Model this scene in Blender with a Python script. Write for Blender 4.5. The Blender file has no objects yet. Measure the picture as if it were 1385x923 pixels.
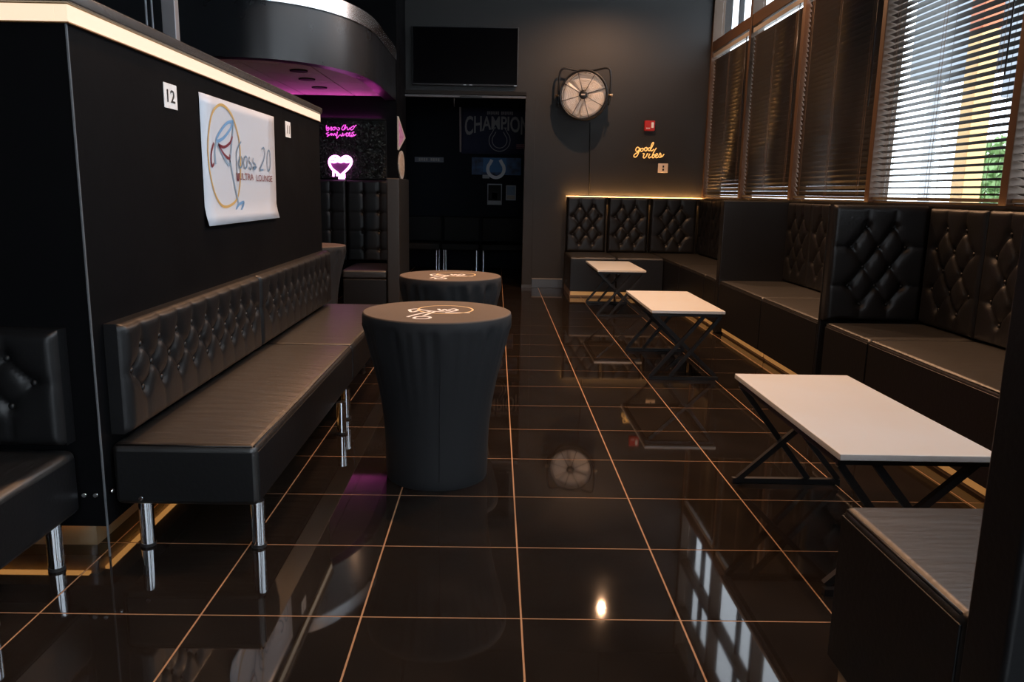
import bpy, bmesh, math, random
import numpy as np
from mathutils import Vector, Matrix
random.seed(7)
SC = bpy.context.scene
COL = SC.collection

# ------------------------------------------------------------------ camera (solved from the floor tile grid, 0.5 m tiles)
F, YAW, PIT, ROL = 1062.6481, 0.0108, 0.1895, 0.0173
H, CXP, CYP = 1.3132, 680.09, 463.20
_f = Vector((math.sin(YAW)*math.cos(PIT), math.cos(YAW)*math.cos(PIT), -math.sin(PIT)))
_r = Vector((math.cos(YAW), -math.sin(YAW), 0)); _u = _r.cross(_f)
CR = _r*math.cos(ROL)+_u*math.sin(ROL); CU = _u*math.cos(ROL)-_r*math.sin(ROL)
cam = bpy.data.cameras.new('camera'); co = bpy.data.objects.new('camera', cam); COL.objects.link(co)
cam.sensor_fit = 'HORIZONTAL'; cam.sensor_width = 36.0; cam.lens = F*36.0/1385.0
cam.shift_x = (692.5-CXP)/1385.0; cam.shift_y = -(461.5-CYP)/1385.0
cam.clip_start = 0.05; cam.clip_end = 200
M4 = Matrix((CR, CU, -_f)).transposed().to_4x4(); M4.translation = Vector((0, 0, H))
co.matrix_world = M4; SC.camera = co
def at(px, py, X=None, Y=None, Z=None):
    d = _f + CR*((px-CXP)/F) - CU*((py-CYP)/F)
    t = X/d.x if X is not None else (Y/d.y if Y is not None else (Z-H)/d.z)
    return Vector((0, 0, H)) + d*t

# ------------------------------------------------------------------ light: overcast daylight, exposure
SC.view_settings.view_transform = 'Standard'; SC.view_settings.look = 'None'
SC.view_settings.gamma = 1.0; SC.view_settings.use_curve_mapping = False
SC.view_settings.exposure = 0.12
w = bpy.data.worlds.new('overcast_sky'); SC.world = w; w.use_nodes = True
bg = w.node_tree.nodes['Background']; bg.inputs[0].default_value = (0.80, 0.90, 1.0, 1); bg.inputs[1].default_value = 4.5
LAMP_W = 280.0
LAMP_COL = (1.0, 0.55, 0.30)

# ------------------------------------------------------------------ materials
MATS = {}
def mat(name, col=(0.5, 0.5, 0.5), rough=0.5, metal=0.0, spec=0.5, emit=None, estr=0.0, bump=None, var=None, coat=0.0, alpha=None, rv=0.0):
    """bump=(scale, strength, (sx,sy,sz)); var=(scale, other colour, amount)"""
    if name in MATS: return MATS[name]
    m = bpy.data.materials.new(name); m.use_nodes = True; nt = m.node_tree
    b = nt.nodes['Principled BSDF']
    b.inputs['Base Color'].default_value = (*col, 1); b.inputs['Roughness'].default_value = rough
    b.inputs['Metallic'].default_value = metal; b.inputs['Specular IOR Level'].default_value = spec
    if coat: b.inputs['Coat Weight'].default_value = coat; b.inputs['Coat Roughness'].default_value = 0.15
    if emit: b.inputs['Emission Color'].default_value = (*emit, 1); b.inputs['Emission Strength'].default_value = estr
    if bump or var or rv:
        tc = nt.nodes.new('ShaderNodeTexCoord'); mp = nt.nodes.new('ShaderNodeMapping')
        nt.links.new(tc.outputs['Object'], mp.inputs['Vector'])
        if bump and len(bump) > 2: mp.inputs['Scale'].default_value = bump[2]
    if bump:
        n = nt.nodes.new('ShaderNodeTexNoise'); n.inputs['Scale'].default_value = bump[0]; n.inputs['Detail'].default_value = 4
        nt.links.new(mp.outputs[0], n.inputs['Vector'])
        bp = nt.nodes.new('ShaderNodeBump'); bp.inputs['Strength'].default_value = bump[1]; bp.inputs['Distance'].default_value = 0.01
        nt.links.new(n.outputs['Fac'], bp.inputs['Height']); nt.links.new(bp.outputs[0], b.inputs['Normal'])
    if var:
        n2 = nt.nodes.new('ShaderNodeTexNoise'); n2.inputs['Scale'].default_value = var[0]; n2.inputs['Detail'].default_value = 6
        nt.links.new(tc.outputs['Object'], n2.inputs['Vector'])
        mx = nt.nodes.new('ShaderNodeMix'); mx.data_type = 'RGBA'
        mx.inputs[6].default_value = (*col, 1); mx.inputs[7].default_value = (*var[1], 1)
        cr = nt.nodes.new('ShaderNodeMapRange'); cr.inputs[1].default_value = 0.35; cr.inputs[2].default_value = 0.7
        cr.inputs[3].default_value = 0; cr.inputs[4].default_value = var[2]
        nt.links.new(n2.outputs['Fac'], cr.inputs[0]); nt.links.new(cr.outputs[0], mx.inputs[0])
        nt.links.new(mx.outputs[2], b.inputs['Base Color'])
    if rv:
        n3 = nt.nodes.new('ShaderNodeTexNoise'); n3.inputs['Scale'].default_value = 3.0; n3.inputs['Detail'].default_value = 5
        nt.links.new(tc.outputs['Object'], n3.inputs['Vector'])
        c3 = nt.nodes.new('ShaderNodeMapRange'); c3.inputs[1].default_value = 0.3; c3.inputs[2].default_value = 0.75
        c3.inputs[3].default_value = max(0.02, rough-rv); c3.inputs[4].default_value = rough+rv
        nt.links.new(n3.outputs['Fac'], c3.inputs[0]); nt.links.new(c3.outputs[0], b.inputs['Roughness'])
    MATS[name] = m; return m
def glass(name, tint=(1, 1, 1), gloss=0.08, rough=0.0):
    m = bpy.data.materials.new(name); m.use_nodes = True; nt = m.node_tree; nt.nodes.clear()
    o = nt.nodes.new('ShaderNodeOutputMaterial'); mx = nt.nodes.new('ShaderNodeMixShader')
    t = nt.nodes.new('ShaderNodeBsdfTransparent'); t.inputs[0].default_value = (*tint, 1)
    g = nt.nodes.new('ShaderNodeBsdfGlossy'); g.inputs['Roughness'].default_value = rough
    lw_ = nt.nodes.new('ShaderNodeLayerWeight'); lw_.inputs[0].default_value = 0.5
    pw_ = nt.nodes.new('ShaderNodeMath'); pw_.operation = 'POWER'; pw_.inputs[1].default_value = 4.0
    ml_ = nt.nodes.new('ShaderNodeMath'); ml_.operation = 'MULTIPLY_ADD'; ml_.inputs[1].default_value = 0.5; ml_.inputs[2].default_value = 0.04
    nt.links.new(lw_.outputs['Facing'], pw_.inputs[0]); nt.links.new(pw_.outputs[0], ml_.inputs[0])
    nt.links.new(ml_.outputs[0], mx.inputs[0]); nt.links.new(t.outputs[0], mx.inputs[1]); nt.links.new(g.outputs[0], mx.inputs[2])
    nt.links.new(mx.outputs[0], o.inputs[0]); MATS[name] = m; return m

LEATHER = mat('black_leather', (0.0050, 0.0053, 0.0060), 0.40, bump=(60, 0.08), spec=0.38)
SEATL = mat('seat_leather', (0.0055, 0.0052, 0.0050), 0.43, bump=(7, 0.45, (4.0, 0.7, 4.0)), spec=1.0)
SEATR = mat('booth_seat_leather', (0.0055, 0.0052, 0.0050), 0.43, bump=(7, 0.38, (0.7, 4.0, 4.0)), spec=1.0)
CHROME = mat('chrome', (0.75, 0.78, 0.82), 0.12, 1.0)
RUBBER = mat('black_rubber', (0.01, 0.01, 0.01), 0.6)
PAINT = mat('charcoal_paint', (0.0125, 0.0122, 0.0120), 0.55, bump=(40, 0.06), spec=0.4, var=(1.5, (0.0155, 0.015, 0.0147), 0.6))
PANEL = mat('satin_black_panel', (0.0025, 0.0027, 0.0033), 0.6, spec=0.05, bump=(25, 0.05), rv=0.06)
FASCIA = mat('satin_black_fascia', (0.007, 0.008, 0.010), 0.30, spec=0.4, rv=0.04)
BLACK = mat('matt_black', (0.005, 0.005, 0.005), 0.65, spec=0.25)
BMETAL = mat('black_metal', (0.014, 0.015, 0.017), 0.38, 0.3)
WHITE = mat('white_tabletop', (0.55, 0.58, 0.60), 0.34, var=(2.2, (0.52, 0.51, 0.48), 0.7))
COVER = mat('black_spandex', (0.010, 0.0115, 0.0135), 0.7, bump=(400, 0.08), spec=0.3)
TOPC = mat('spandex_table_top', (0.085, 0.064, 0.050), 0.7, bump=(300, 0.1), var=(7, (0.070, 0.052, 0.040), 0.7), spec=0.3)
TILE = mat('polished_black_tile', (0.010, 0.0082, 0.007), 0.035, bump=(5, 0.0012), var=(4.0, (0.017, 0.0135, 0.011), 0.8), rv=0.012)
GROUT = mat('copper_grout', (0.34, 0.19, 0.10), 0.7)
BRONZE = mat('bronze_window_frame', (0.068, 0.038, 0.020), 0.42, 0.25, var=(8, (0.06, 0.032, 0.016), 0.6))
SLAT = mat('dark_blind_slat', (0.030, 0.026, 0.023), 0.38)
GLASS = glass('window_glass'); ACRYL = glass('clear_acrylic', (0.93, 0.93, 0.92))
LED = mat('warm_led_diffuser', (0.15, 0.14, 0.12), 0.5, emit=(1.0, 0.76, 0.54), estr=0.93)
LEDB = mat('amber_led_strip', (0.9, 0.7, 0.4), 0.5, emit=(1.0, 0.50, 0.17), estr=5.0)
LEDV = mat('amber_led_cover', (0.5, 0.4, 0.3), 0.5, emit=(1.0, 0.50, 0.19), estr=1.35)
GLOWLED = mat('amber_hidden_glow', (0.5, 0.4, 0.3), 0.5, emit=(1.0, 0.46, 0.14), estr=150.0)
KICKGLOW = mat('amber_kick_glow', (0.9, 0.7, 0.4), 0.5, emit=(1.0, 0.43, 0.11), estr=0.23)
LEDP = mat('amber_skirting_led', (0.9, 0.7, 0.4), 0.5, emit=(1.0, 0.45, 0.12), estr=3.0)
MAG = mat('magenta_led', (0.9, 0.2, 0.7), 0.5, emit=(1.0, 0.10, 0.66), estr=30.0)
PINKN = mat('pink_neon', (0.9, 0.3, 0.8), 0.4, emit=(1.0, 0.07, 0.78), estr=0.75)
HEARTN = mat('bright_pink_neon', (1, 0.8, 0.95), 0.4, emit=(1.0, 0.30, 0.90), estr=4.0)
AMBN = mat('amber_neon', (0.2, 0.1, 0.03), 0.4, emit=(1.0, 0.46, 0.12), estr=1.2)
STEEL = mat('brushed_steel', (0.55, 0.56, 0.58), 0.28, 1.0)
GREYST = mat('grey_steel_post', (0.20, 0.22, 0.25), 0.4, 0.5)

# ------------------------------------------------------------------ mesh helpers
def link(name, me, m=None, parent=None):
    o = bpy.data.objects.new(name, me); COL.objects.link(o)
    if m and me and not me.materials: me.materials.append(m)
    if parent: o.parent = parent
    return o
def fin(bm, name, m, parent=None, smooth=False, loc=None, rz=0.0):
    bmesh.ops.recalc_face_normals(bm, faces=bm.faces)
    if smooth:
        for f in bm.faces: f.smooth = len(f.verts) <= 8
    me = bpy.data.meshes.new(name); bm.to_mesh(me); bm.free()
    o = link(name, me, m, parent)
    if loc is not None: o.location = loc
    if rz: o.rotation_euler.z = rz
    return o
def tag(o, label=None, cat=None, group=None, kind=None):
    if label: o['label'] = label
    if cat: o['category'] = cat
    if group: o['group'] = group
    if kind: o['kind'] = kind
    return o
def empty(name, loc, rz=0.0):
    o = bpy.data.objects.new(name, None); COL.objects.link(o); o.location = loc; o.rotation_euler.z = rz
    o.empty_display_size = 0.1; return o
def abox(bm, x0, x1, y0, y1, z0, z1):
    vs = [bm.verts.new((x, y, z)) for x in (x0, x1) for y in (y0, y1) for z in (z0, z1)]
    for q in ((0, 1, 3, 2), (4, 6, 7, 5), (0, 4, 5, 1), (2, 3, 7, 6), (0, 2, 6, 4), (1, 5, 7, 3)):
        bm.faces.new([vs[i] for i in q])
    return vs
def box(name, b, m, parent=None, bev=0.0, seg=2):
    bm = bmesh.new(); abox(bm, *b)
    bmesh.ops.recalc_face_normals(bm, faces=bm.faces)
    if bev:
        bmesh.ops.bevel(bm, geom=bm.edges[:], offset=bev, segments=seg, profile=0.5, affect='EDGES')
        for f in bm.faces: f.smooth = True
    o = fin(bm, name, m, parent)
    if bev:
        md = o.modifiers.new('weighted', 'WEIGHTED_NORMAL'); md.keep_sharp = False
    return o
def bar(bm, a, b, t, up=(0, 1, 0)):
    a = Vector(a); b = Vector(b); d = (b-a).normalized(); s = d.cross(Vector(up))
    if s.length < 1e-4: s = d.cross(Vector((1, 0, 0)))
    s.normalize(); u = s.cross(d); h = t/2
    v = [bm.verts.new(p+s*i*h+u*j*h) for p in (a, b) for i, j in ((-1, -1), (1, -1), (1, 1), (-1, 1))]
    for q in ((0, 1, 2, 3), (7, 6, 5, 4), (0, 4, 5, 1), (1, 5, 6, 2), (2, 6, 7, 3), (3, 7, 4, 0)): bm.faces.new([v[i] for i in q])
def catmull(pts, n=6, closed=False):
    P = [Vector(p) for p in pts]; out = []; N = len(P)
    for i in range(N if closed else N-1):
        if closed: a, b, c, d = P[(i-1) % N], P[i], P[(i+1) % N], P[(i+2) % N]
        else: a, b, c, d = P[max(i-1, 0)], P[i], P[i+1], P[min(i+2, N-1)]
        for k in range(n):
            t = k/n
            out.append(0.5*((2*b)+(c-a)*t+(2*a-5*b+4*c-d)*t*t+(3*b-a-3*c+d)*t**3))
    if not closed: out.append(P[-1])
    return out
def tube(bm, pts, r, n=8, closed=False):
    pts = [Vector(p) for p in pts]; N = len(pts); rings = []; ref = None
    for i, p in enumerate(pts):
        if closed: d = pts[(i+1) % N]-pts[i-1]
        else: d = pts[min(i+1, N-1)]-pts[max(i-1, 0)]
        d.normalize()
        if ref is None:
            ref = d.cross(Vector((0, 0, 1)))
            if ref.length < 0.1: ref = d.cross(Vector((0, 1, 0)))
        s = (ref-d*ref.dot(d)).normalized(); ref = s; u = d.cross(s)
        rings.append([bm.verts.new(p+s*(math.cos(a)*r)+u*(math.sin(a)*r)) for a in [2*math.pi*k/n for k in range(n)]])
    for i in range(N if closed else N-1):
        A, B = rings[i], rings[(i+1) % N]
        for k in range(n): bm.faces.new((A[k], A[(k+1) % n], B[(k+1) % n], B[k]))
    if not closed: bm.faces.new(rings[0][::-1]); bm.faces.new(rings[-1])
def lathe(bm, prof, n=32, cx=0, cy=0, rad=None):
    rings = []
    for i, (r, z) in enumerate(prof):
        rings.append([bm.verts.new((cx+math.cos(a)*(r if rad is None else rad(r, z, a)), cy+math.sin(a)*(r if rad is None else rad(r, z, a)), z)) for a in [2*math.pi*k/n for k in range(n)]])
    for i in range(len(rings)-1):
        for k in range(n): bm.faces.new((rings[i][k], rings[i][(k+1) % n], rings[i+1][(k+1) % n], rings[i+1][k]))
    for f in bm.faces: f.smooth = True
    for rg, rev in ((rings[0], True), (rings[-1], False)):
        c = [bm.verts.new(v.co) for v in rg]; bm.faces.new(c[::-1] if rev else c)
def prism(bm, poly, z0, z1):
    lo = [bm.verts.new((x, y, z0)) for x, y in poly]; hi = [bm.verts.new((x, y, z1)) for x, y in poly]
    bm.faces.new(lo[::-1]); bm.faces.new(hi); N = len(poly)
    for i in range(N): bm.faces.new((lo[i], lo[(i+1) % N], hi[(i+1) % N], hi[i]))
def ribbon(bm, pts2, wd, fmap, lift=0.0):
    """flat stroke in a plane: fmap(u,v,lift) -> 3D"""
    P = [Vector((p[0], p[1])) for p in pts2]; L = []; R_ = []
    for i, p in enumerate(P):
        d = P[min(i+1, len(P)-1)]-P[max(i-1, 0)]
        if d.length < 1e-9: d = Vector((1, 0))
        d.normalize(); nrm = Vector((-d.y, d.x))*wd/2
        L.append(bm.verts.new(fmap(*(p+nrm), lift))); R_.append(bm.verts.new(fmap(*(p-nrm), lift)))
    for i in range(len(P)-1): bm.faces.new((L[i], L[i+1], R_[i+1], R_[i]))
def text_mesh(s, bold=0.0):
    cu = bpy.data.curves.new('t', 'FONT'); cu.body = s; cu.offset = bold; cu.resolution_u = 3
    o = bpy.data.objects.new('t', cu); COL.objects.link(o)
    dg = bpy.context.evaluated_depsgraph_get(); me = bpy.data.meshes.new_from_object(o.evaluated_get(dg))
    V = [v.co.copy() for v in me.vertices]; Fc = [tuple(p.vertices) for p in me.polygons]
    bpy.data.objects.remove(o); bpy.data.curves.remove(cu); bpy.data.meshes.remove(me)
    return V, Fc
def lettering(name, s, w_, h_, origin, ux, uz, m, parent, bold=0.0, arch=None):
    """flat printed text fitted into w_ x h_ at origin (lower left), along ux / uz"""
    V, Fc = text_mesh(s, bold)
    x0 = min(v.x for v in V); x1 = max(v.x for v in V); y0 = min(v.y for v in V); y1 = max(v.y for v in V)
    out = []
    for v in V:
        u = (v.x-x0)/(x1-x0); q = (v.y-y0)/(y1-y0)
        if arch: lo = arch(u); q = lo+(1-lo)*q
        out.append(Vector(origin)+Vector(ux)*(u*w_)+Vector(uz)*(q*h_))
    me = bpy.data.meshes.new(name); me.from_pydata([tuple(v) for v in out], [], Fc)
    return link(name, me, m, parent)
def copy_tree(o, parent=None):
    c = o.copy(); COL.objects.link(c); c.parent = parent
    for ch in list(o.children): copy_tree(ch, c)
    return c

# ------------------------------------------------------------------ tufted upholstery panel
_tc = {}
def tuft_mesh(wd, ht, th, rows, pitch, zs, res=0.011, square=False, dep=0.028):
    """rows: number of buttons per row, zs: their heights above panel bottom. Faces -Y, back at y=0. Returns mesh, button spots"""
    key = (round(wd, 3), round(ht, 3), round(th, 3), tuple(rows), round(pitch, 3), tuple(zs), square)
    if key in _tc: return _tc[key]
    B = []
    for n, z in zip(rows, zs): B.append([((k-(n-1)/2)*pitch, z) for k in range(n)])
    S = []
    for i in range(len(B)-1):
        for a in B[i]:
            for b in B[i+1]:
                if square:
                    if abs(a[0]-b[0]) < 1e-4: S.append((a, b, 0.5))
                elif abs(abs(a[0]-b[0])-pitch/2) < pitch*0.1: S.append((a, b, 1.0))
    for a in B[0]: S.append((a, (a[0], ht), 0.6))
    for a in B[-1]: S.append((a, (a[0], 0), 0.35))
    mx = max(rows)
    for r in B:
        if len(r) == mx or square:
            S.append((r[0], (-wd/2, r[0][1]), 0.35)); S.append((r[-1], (wd/2, r[-1][1]), 0.35))
            if square:
                for k in range(len(r)-1): S.append((r[k], r[k+1], 0.4))
    nx = max(8, int(wd/res)); nz = max(8, int(ht/res))
    er = min(0.035, th*0.6)
    def axis(n, L0, L1):
        t = np.linspace(0, 1, n+1); return L0+(L1-L0)*t
    xs = axis(nx, -wd/2, wd/2); zz = axis(nz, 0, ht)
    Xg, Zg = np.meshgrid(xs, zz)
    D = np.zeros_like(Xg); near = np.full_like(Xg, 9.0)
    for a, b, k in S:
        ax, az = a; bx, bz = b; dx, dz = bx-ax, bz-az; L = dx*dx+dz*dz
        t = np.clip(((Xg-ax)*dx+(Zg-az)*dz)/L, 0, 1)
        d = np.hypot(Xg-ax-t*dx, Zg-az-t*dz)
        D = np.maximum(D, k*(0.34*np.exp(-(d/0.008)**2)+0.30*np.exp(-(d/0.03)**2)))
    for r in B:
        for bx, bz in r:
            d = np.hypot(Xg-bx, Zg-bz)
            D = np.maximum(D, 0.0)+0.62*np.exp(-(d/0.026)**2)
    D = np.minimum(D, 1.0)*dep
    e = np.minimum(np.minimum(Xg+wd/2, wd/2-Xg), np.minimum(Zg, ht-Zg))
    ed = np.where(e < er, er-np.sqrt(np.maximum(er*er-(er-e)**2, 0)), 0)
    Yg = -th+ed*0.9+D*np.clip(e/er, 0.15, 1)
    V = np.stack([Xg, Yg, Zg], -1).reshape(-1, 3); n1 = nx+1
    Fc = [(j*n1+i, j*n1+i+1, (j+1)*n1+i+1, (j+1)*n1+i) for j in range(nz) for i in range(nx)]
    ring = [i for i in range(nx+1)]+[j*n1+nx for j in range(1, nz+1)]+[nz*n1+i for i in range(nx-1, -1, -1)]+[j*n1 for j in range(nz-1, 0, -1)]
    base = len(V); V = list(map(tuple, V))+[(V[k][0], 0.0, V[k][2]) for k in ring]; N = len(ring)
    for k in range(N): Fc.append((ring[(k+1) % N], ring[k], base+k, base+(k+1) % N))
    nside = len(Fc)
    Fc.append(tuple(range(base, base+N))[::-1])
    me = bpy.data.meshes.new('tufted_panel'); me.from_pydata(V, [], Fc); me.update()
    for p in me.polygons: p.use_smooth = p.index < nside-N
    me.materials.append(LEATHER)
    bsp = [(bx, -th+dep*0.72, bz) for r in B for bx, bz in r]
    _tc[key] = (me, bsp); return _tc[key]
_bm = bmesh.new(); bmesh.ops.create_uvsphere(_bm, u_segments=10, v_segments=6, radius=0.0115)
for v in _bm.verts: v.co.y *= 0.55
for f in _bm.faces: f.smooth = True
BUTTON = bpy.data.meshes.new('upholstery_button'); _bm.to_mesh(BUTTON); _bm.free(); BUTTON.materials.append(LEATHER)
def tufted(name, loc, rz, label, cat, group, parent=None, pname='upholstery', **k):
    """thing: Empty with the tufted upholstery and its buttons. With parent: a part with button sub-parts"""
    me, bs = tuft_mesh(**k)
    if parent is None:
        root = tag(empty(name, loc, rz), label, cat, group); up = link(pname, me, None, root)
    else:
        root = up = link(pname, me, None, parent); up.location = loc; up.rotation_euler.z = rz
    for b in bs:
        o = link('button', BUTTON, None, up if parent is None else root); o.location = b
    return root
def rbox(bm, b, r, seg=4):
    vs = abox(bm, *b); es = {e for v in vs for e in v.link_edges}
    bmesh.ops.bevel(bm, geom=list(es), offset=r, segments=seg, profile=0.55, affect='EDGES')
def cushion(name, b, r, m, parent, crown=0.0, ny=0):
    """soft upholstered block: subdivided, rounded, slightly crowned on top"""
    x0, x1, y0, y1, z0, z1 = b
    bm = bmesh.new(); abox(bm, *b); bmesh.ops.recalc_face_normals(bm, faces=bm.faces)
    bmesh.ops.bevel(bm, geom=bm.edges[:], offset=r, segments=5, profile=0.5, affect='EDGES')
    big = [e for e in bm.edges if e.calc_length() > 0.15]
    bmesh.ops.subdivide_edges(bm, edges=big, cuts=7, use_grid_fill=True)
    for v in bm.verts:
        if v.co.z > (z0+z1)/2:
            u = (v.co.x-x0)/(x1-x0)*2-1; q = (v.co.y-y0)/(y1-y0)*2-1
            v.co.z += crown*max(0, 1-u**4)*max(0, 1-q**4)
    for f in bm.faces: f.smooth = True
    o = fin(bm, name, m, parent); md = o.modifiers.new('weighted', 'WEIGHTED_NORMAL'); return o

# ================================================================== SETTING
XW, YB, ZC = 2.87, 10.95, 5.62          # window wall, back wall, ceiling
XL, YF = -4.4, -3.0
OX, OY, T = 0.0967, 2.2536, 0.5
# floor: grout bed with separate polished tiles
fl = tag(box('floor', (XL-0.2, XW+0.2, YF-0.2, 14.1, -0.12, -0.0009), GROUT), kind='structure')
g = 0.0030
bm = bmesh.new(); abox(bm, g, T-g, g, T-g, -0.012, 0.0)
bmesh.ops.recalc_face_normals(bm, faces=bm.faces)
tme = bpy.data.meshes.new('floor_tile'); bm.to_mesh(tme); bm.free(); tme.materials.append(TILE)
rest = bmesh.new()
for i in range(-9, 6):
    for j in range(-11, 24):
        x = OX+i*T; y = OY+j*T
        if x < XL-0.2 or x+T > XW+0.25 or y < YF-0.3 or y+T > 14.2: continue
        vis = (-1.5 < x and 1.1 < y < 10.6) or (-2.5 < x < -1.2 and 1.1 < y < 2.7)
        if vis:
            o = link('tile', tme, None, fl); o.location = (x, y, 0)
        else: abox(rest, x+g, x+T-g, y+g, y+T-g, -0.012, 0.0)
tag(fin(rest, 'tiles_beyond', TILE, fl), kind='stuff')

# back wall with the wide doorway
DX0, DX1, DZ = -1.264, 0.366, 2.605
def wallbox(name, parts, m=PAINT):
    bm = bmesh.new()
    for p in parts: abox(bm, *p)
    return tag(fin(bm, name, m), kind='structure')
wallbox('wall_back', [(XL, DX0, YB, YB+0.15, 0, ZC), (DX1, XW+0.2, YB, YB+0.15, 0, ZC), (DX0, DX1, YB, YB+0.15, DZ, ZC)])
wallbox('wall_front', [(XL, -1.2, YF-0.15, YF, 0, ZC), (2.34, XW+0.2, YF-0.15, YF, 0, ZC), (-1.2, 2.34, YF-0.15, YF, 0, 0.5), (-1.2, 2.34, YF-0.15, YF, 3.3, ZC)])
wallbox('wall_far_left', [(XL-0.15, XL, YF-0.15, 14.1, 0, ZC)])
tag(box('ceiling', (XL-0.2, XW+0.35, YF-0.2, 14.2, ZC, ZC+0.15), BLACK), kind='structure')
# room beyond the doorway
BRP = mat('back_room_paint', (0.004, 0.0065, 0.011), 0.7, spec=0.15, bump=(6, 0.15))
wallbox('wall_back_room', [(-3.6, 2.6, 13.67, 13.8, 0, 3.4)], BRP)
wallbox('wall_back_room_left', [(-2.6, -2.5, YB+0.15, 13.67, 0, 3.4)], BRP)
wallbox('wall_back_room_right', [(0.95, 1.05, YB+0.15, 13.67, 0, 3.4)], BRP)
tag(box('ceiling_back_room', (-2.6, 1.05, YB+0.15, 13.8, 3.4, 3.5), BLACK), kind='structure')
# doorway trim: right casing board, sliding-door rail
tr = tag(box('trim_1', (DX1, DX1+0.135, YB-0.022, YB-0.001, 0.045, DZ-0.07), PAINT, bev=0.003, seg=1), kind='structure')
box('plinth_block', (DX1-0.003, DX1+0.14, YB-0.026, YB-0.001, 0, 0.045), mat('dark_trim', (0.03, 0.028, 0.026), 0.4), tr)
bb = tag(box('baseboard_back', (DX1+0.14, 0.93, YB-0.02, YB-0.001, 0, 0.12), mat('bluish_base', (0.035, 0.038, 0.042), 0.3), bev=0.003, seg=1), kind='structure')
box('base_cap', (DX1+0.14, 0.93, YB-0.028, YB-0.001, 0.12, 0.135), mat('base_cap_metal', (0.20, 0.15, 0.11), 0.4, 0.6), bb)
rl = tag(empty('sliding_door_track', (DX0+0.8, YB-0.04, DZ-0.07)), 'metal sliding track across the top of the dark doorway', 'door track')
box('track_bar', (DX0-0.8-DX0, 0.83, -0.02, 0.02, 0.0, 0.035), mat('dull_track_steel', (0.10, 0.10, 0.105), 0.45, 0.6), rl, bev=0.004)
box('track_cover', (-0.86, 0.84, -0.035, 0.03, 0.037, 0.085), BLACK, rl, bev=0.004)
box('roller_bracket', (-0.05, 0.25, -0.03, 0.0, -0.005, 0.022), BMETAL, rl, bev=0.004)
bm = bmesh.new(); tube(bm, [(-0.12, -0.02, 0.0), (-0.125, -0.02, -0.05), (-0.12, -0.02, -0.12)], 0.006); fin(bm, 'pull_hook', BMETAL, rl, True)

# window wall: wall below and above, frames, panes
WY = [10.93, 9.28, 7.68, 6.06, 4.42, 2.78, 1.14, -0.5, -2.14]
ZS, ZT = 1.265, 3.17
TR = [(ZT, 3.30), (4.03, 4.09), (4.80, 4.86)]; ZTOP = 5.5
wallbox('wall_right', [(XW, XW+0.2, YF, YB, 0, ZS), (XW, XW+0.2, YF, YB, ZTOP, ZC), (XW, XW+0.2, YF, WY[-1], ZS, ZTOP)])
def window(i, y1, y0):
    root = tag(empty('window_%d' % i, (XW, (y0+y1)/2, ZS)), kind='structure'); L = (y1-y0)/2
    o = box('jamb', (-0.06, 0.09, L-0.035, L+0.035, 0.0, ZTOP-ZS), BRONZE, root, bev=0.006)
    if i == len(WY)-1: box('jamb', (-0.06, 0.09, -L-0.035, -L+0.035, 0.0, ZTOP-ZS), BRONZE, root, bev=0.006)
    box('sill', (-0.02, 0.12, -L+0.0355, L-0.0355, 0.0, 0.03), BRONZE, root, bev=0.005)
    for a, b in TR:
        box('transom_bar', (-0.05, 0.09, -L+0.0355, L-0.0355, a-ZS, b-ZS), BRONZE, root, bev=0.006)
    box('head', (-0.03, 0.09, -L+0.0355, L-0.0355, ZTOP-ZS-0.08, ZTOP-ZS), BRONZE, root, bev=0.006)
    zz = [0.03]+[q for a, b in TR for q in (a-ZS, b-ZS)]+[ZTOP-ZS-0.08]
    for k in range(0, len(zz), 2):
        box('pane', (0.055, 0.061, -L+0.036, L-0.036, zz[k], zz[k+1]), GLASS, root)
    # slim dark inner division of the high panes
    for k in range(2, len(zz), 2):
        box('glazing_bar', (0.03, 0.09, -0.05, -0.015, zz[k], zz[k+1]), BMETAL, root)
for i in range(len(WY)-1): window(i+1, WY[i], WY[i+1])
wf = tag(empty('window_front', (0, YF-0.06, 0.5)), kind='structure')
for k in range(3): box('pane', (-1.18+k*1.18, -0.04+k*1.18, -0.003, 0.003, 0.02, 2.78), GLASS, wf)
for k in range(4): box('mullion', (-1.2+k*1.18-0.02, -1.2+k*1.18+0.02, -0.05, 0.05, 0.0, 2.8), BRONZE, wf)

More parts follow.
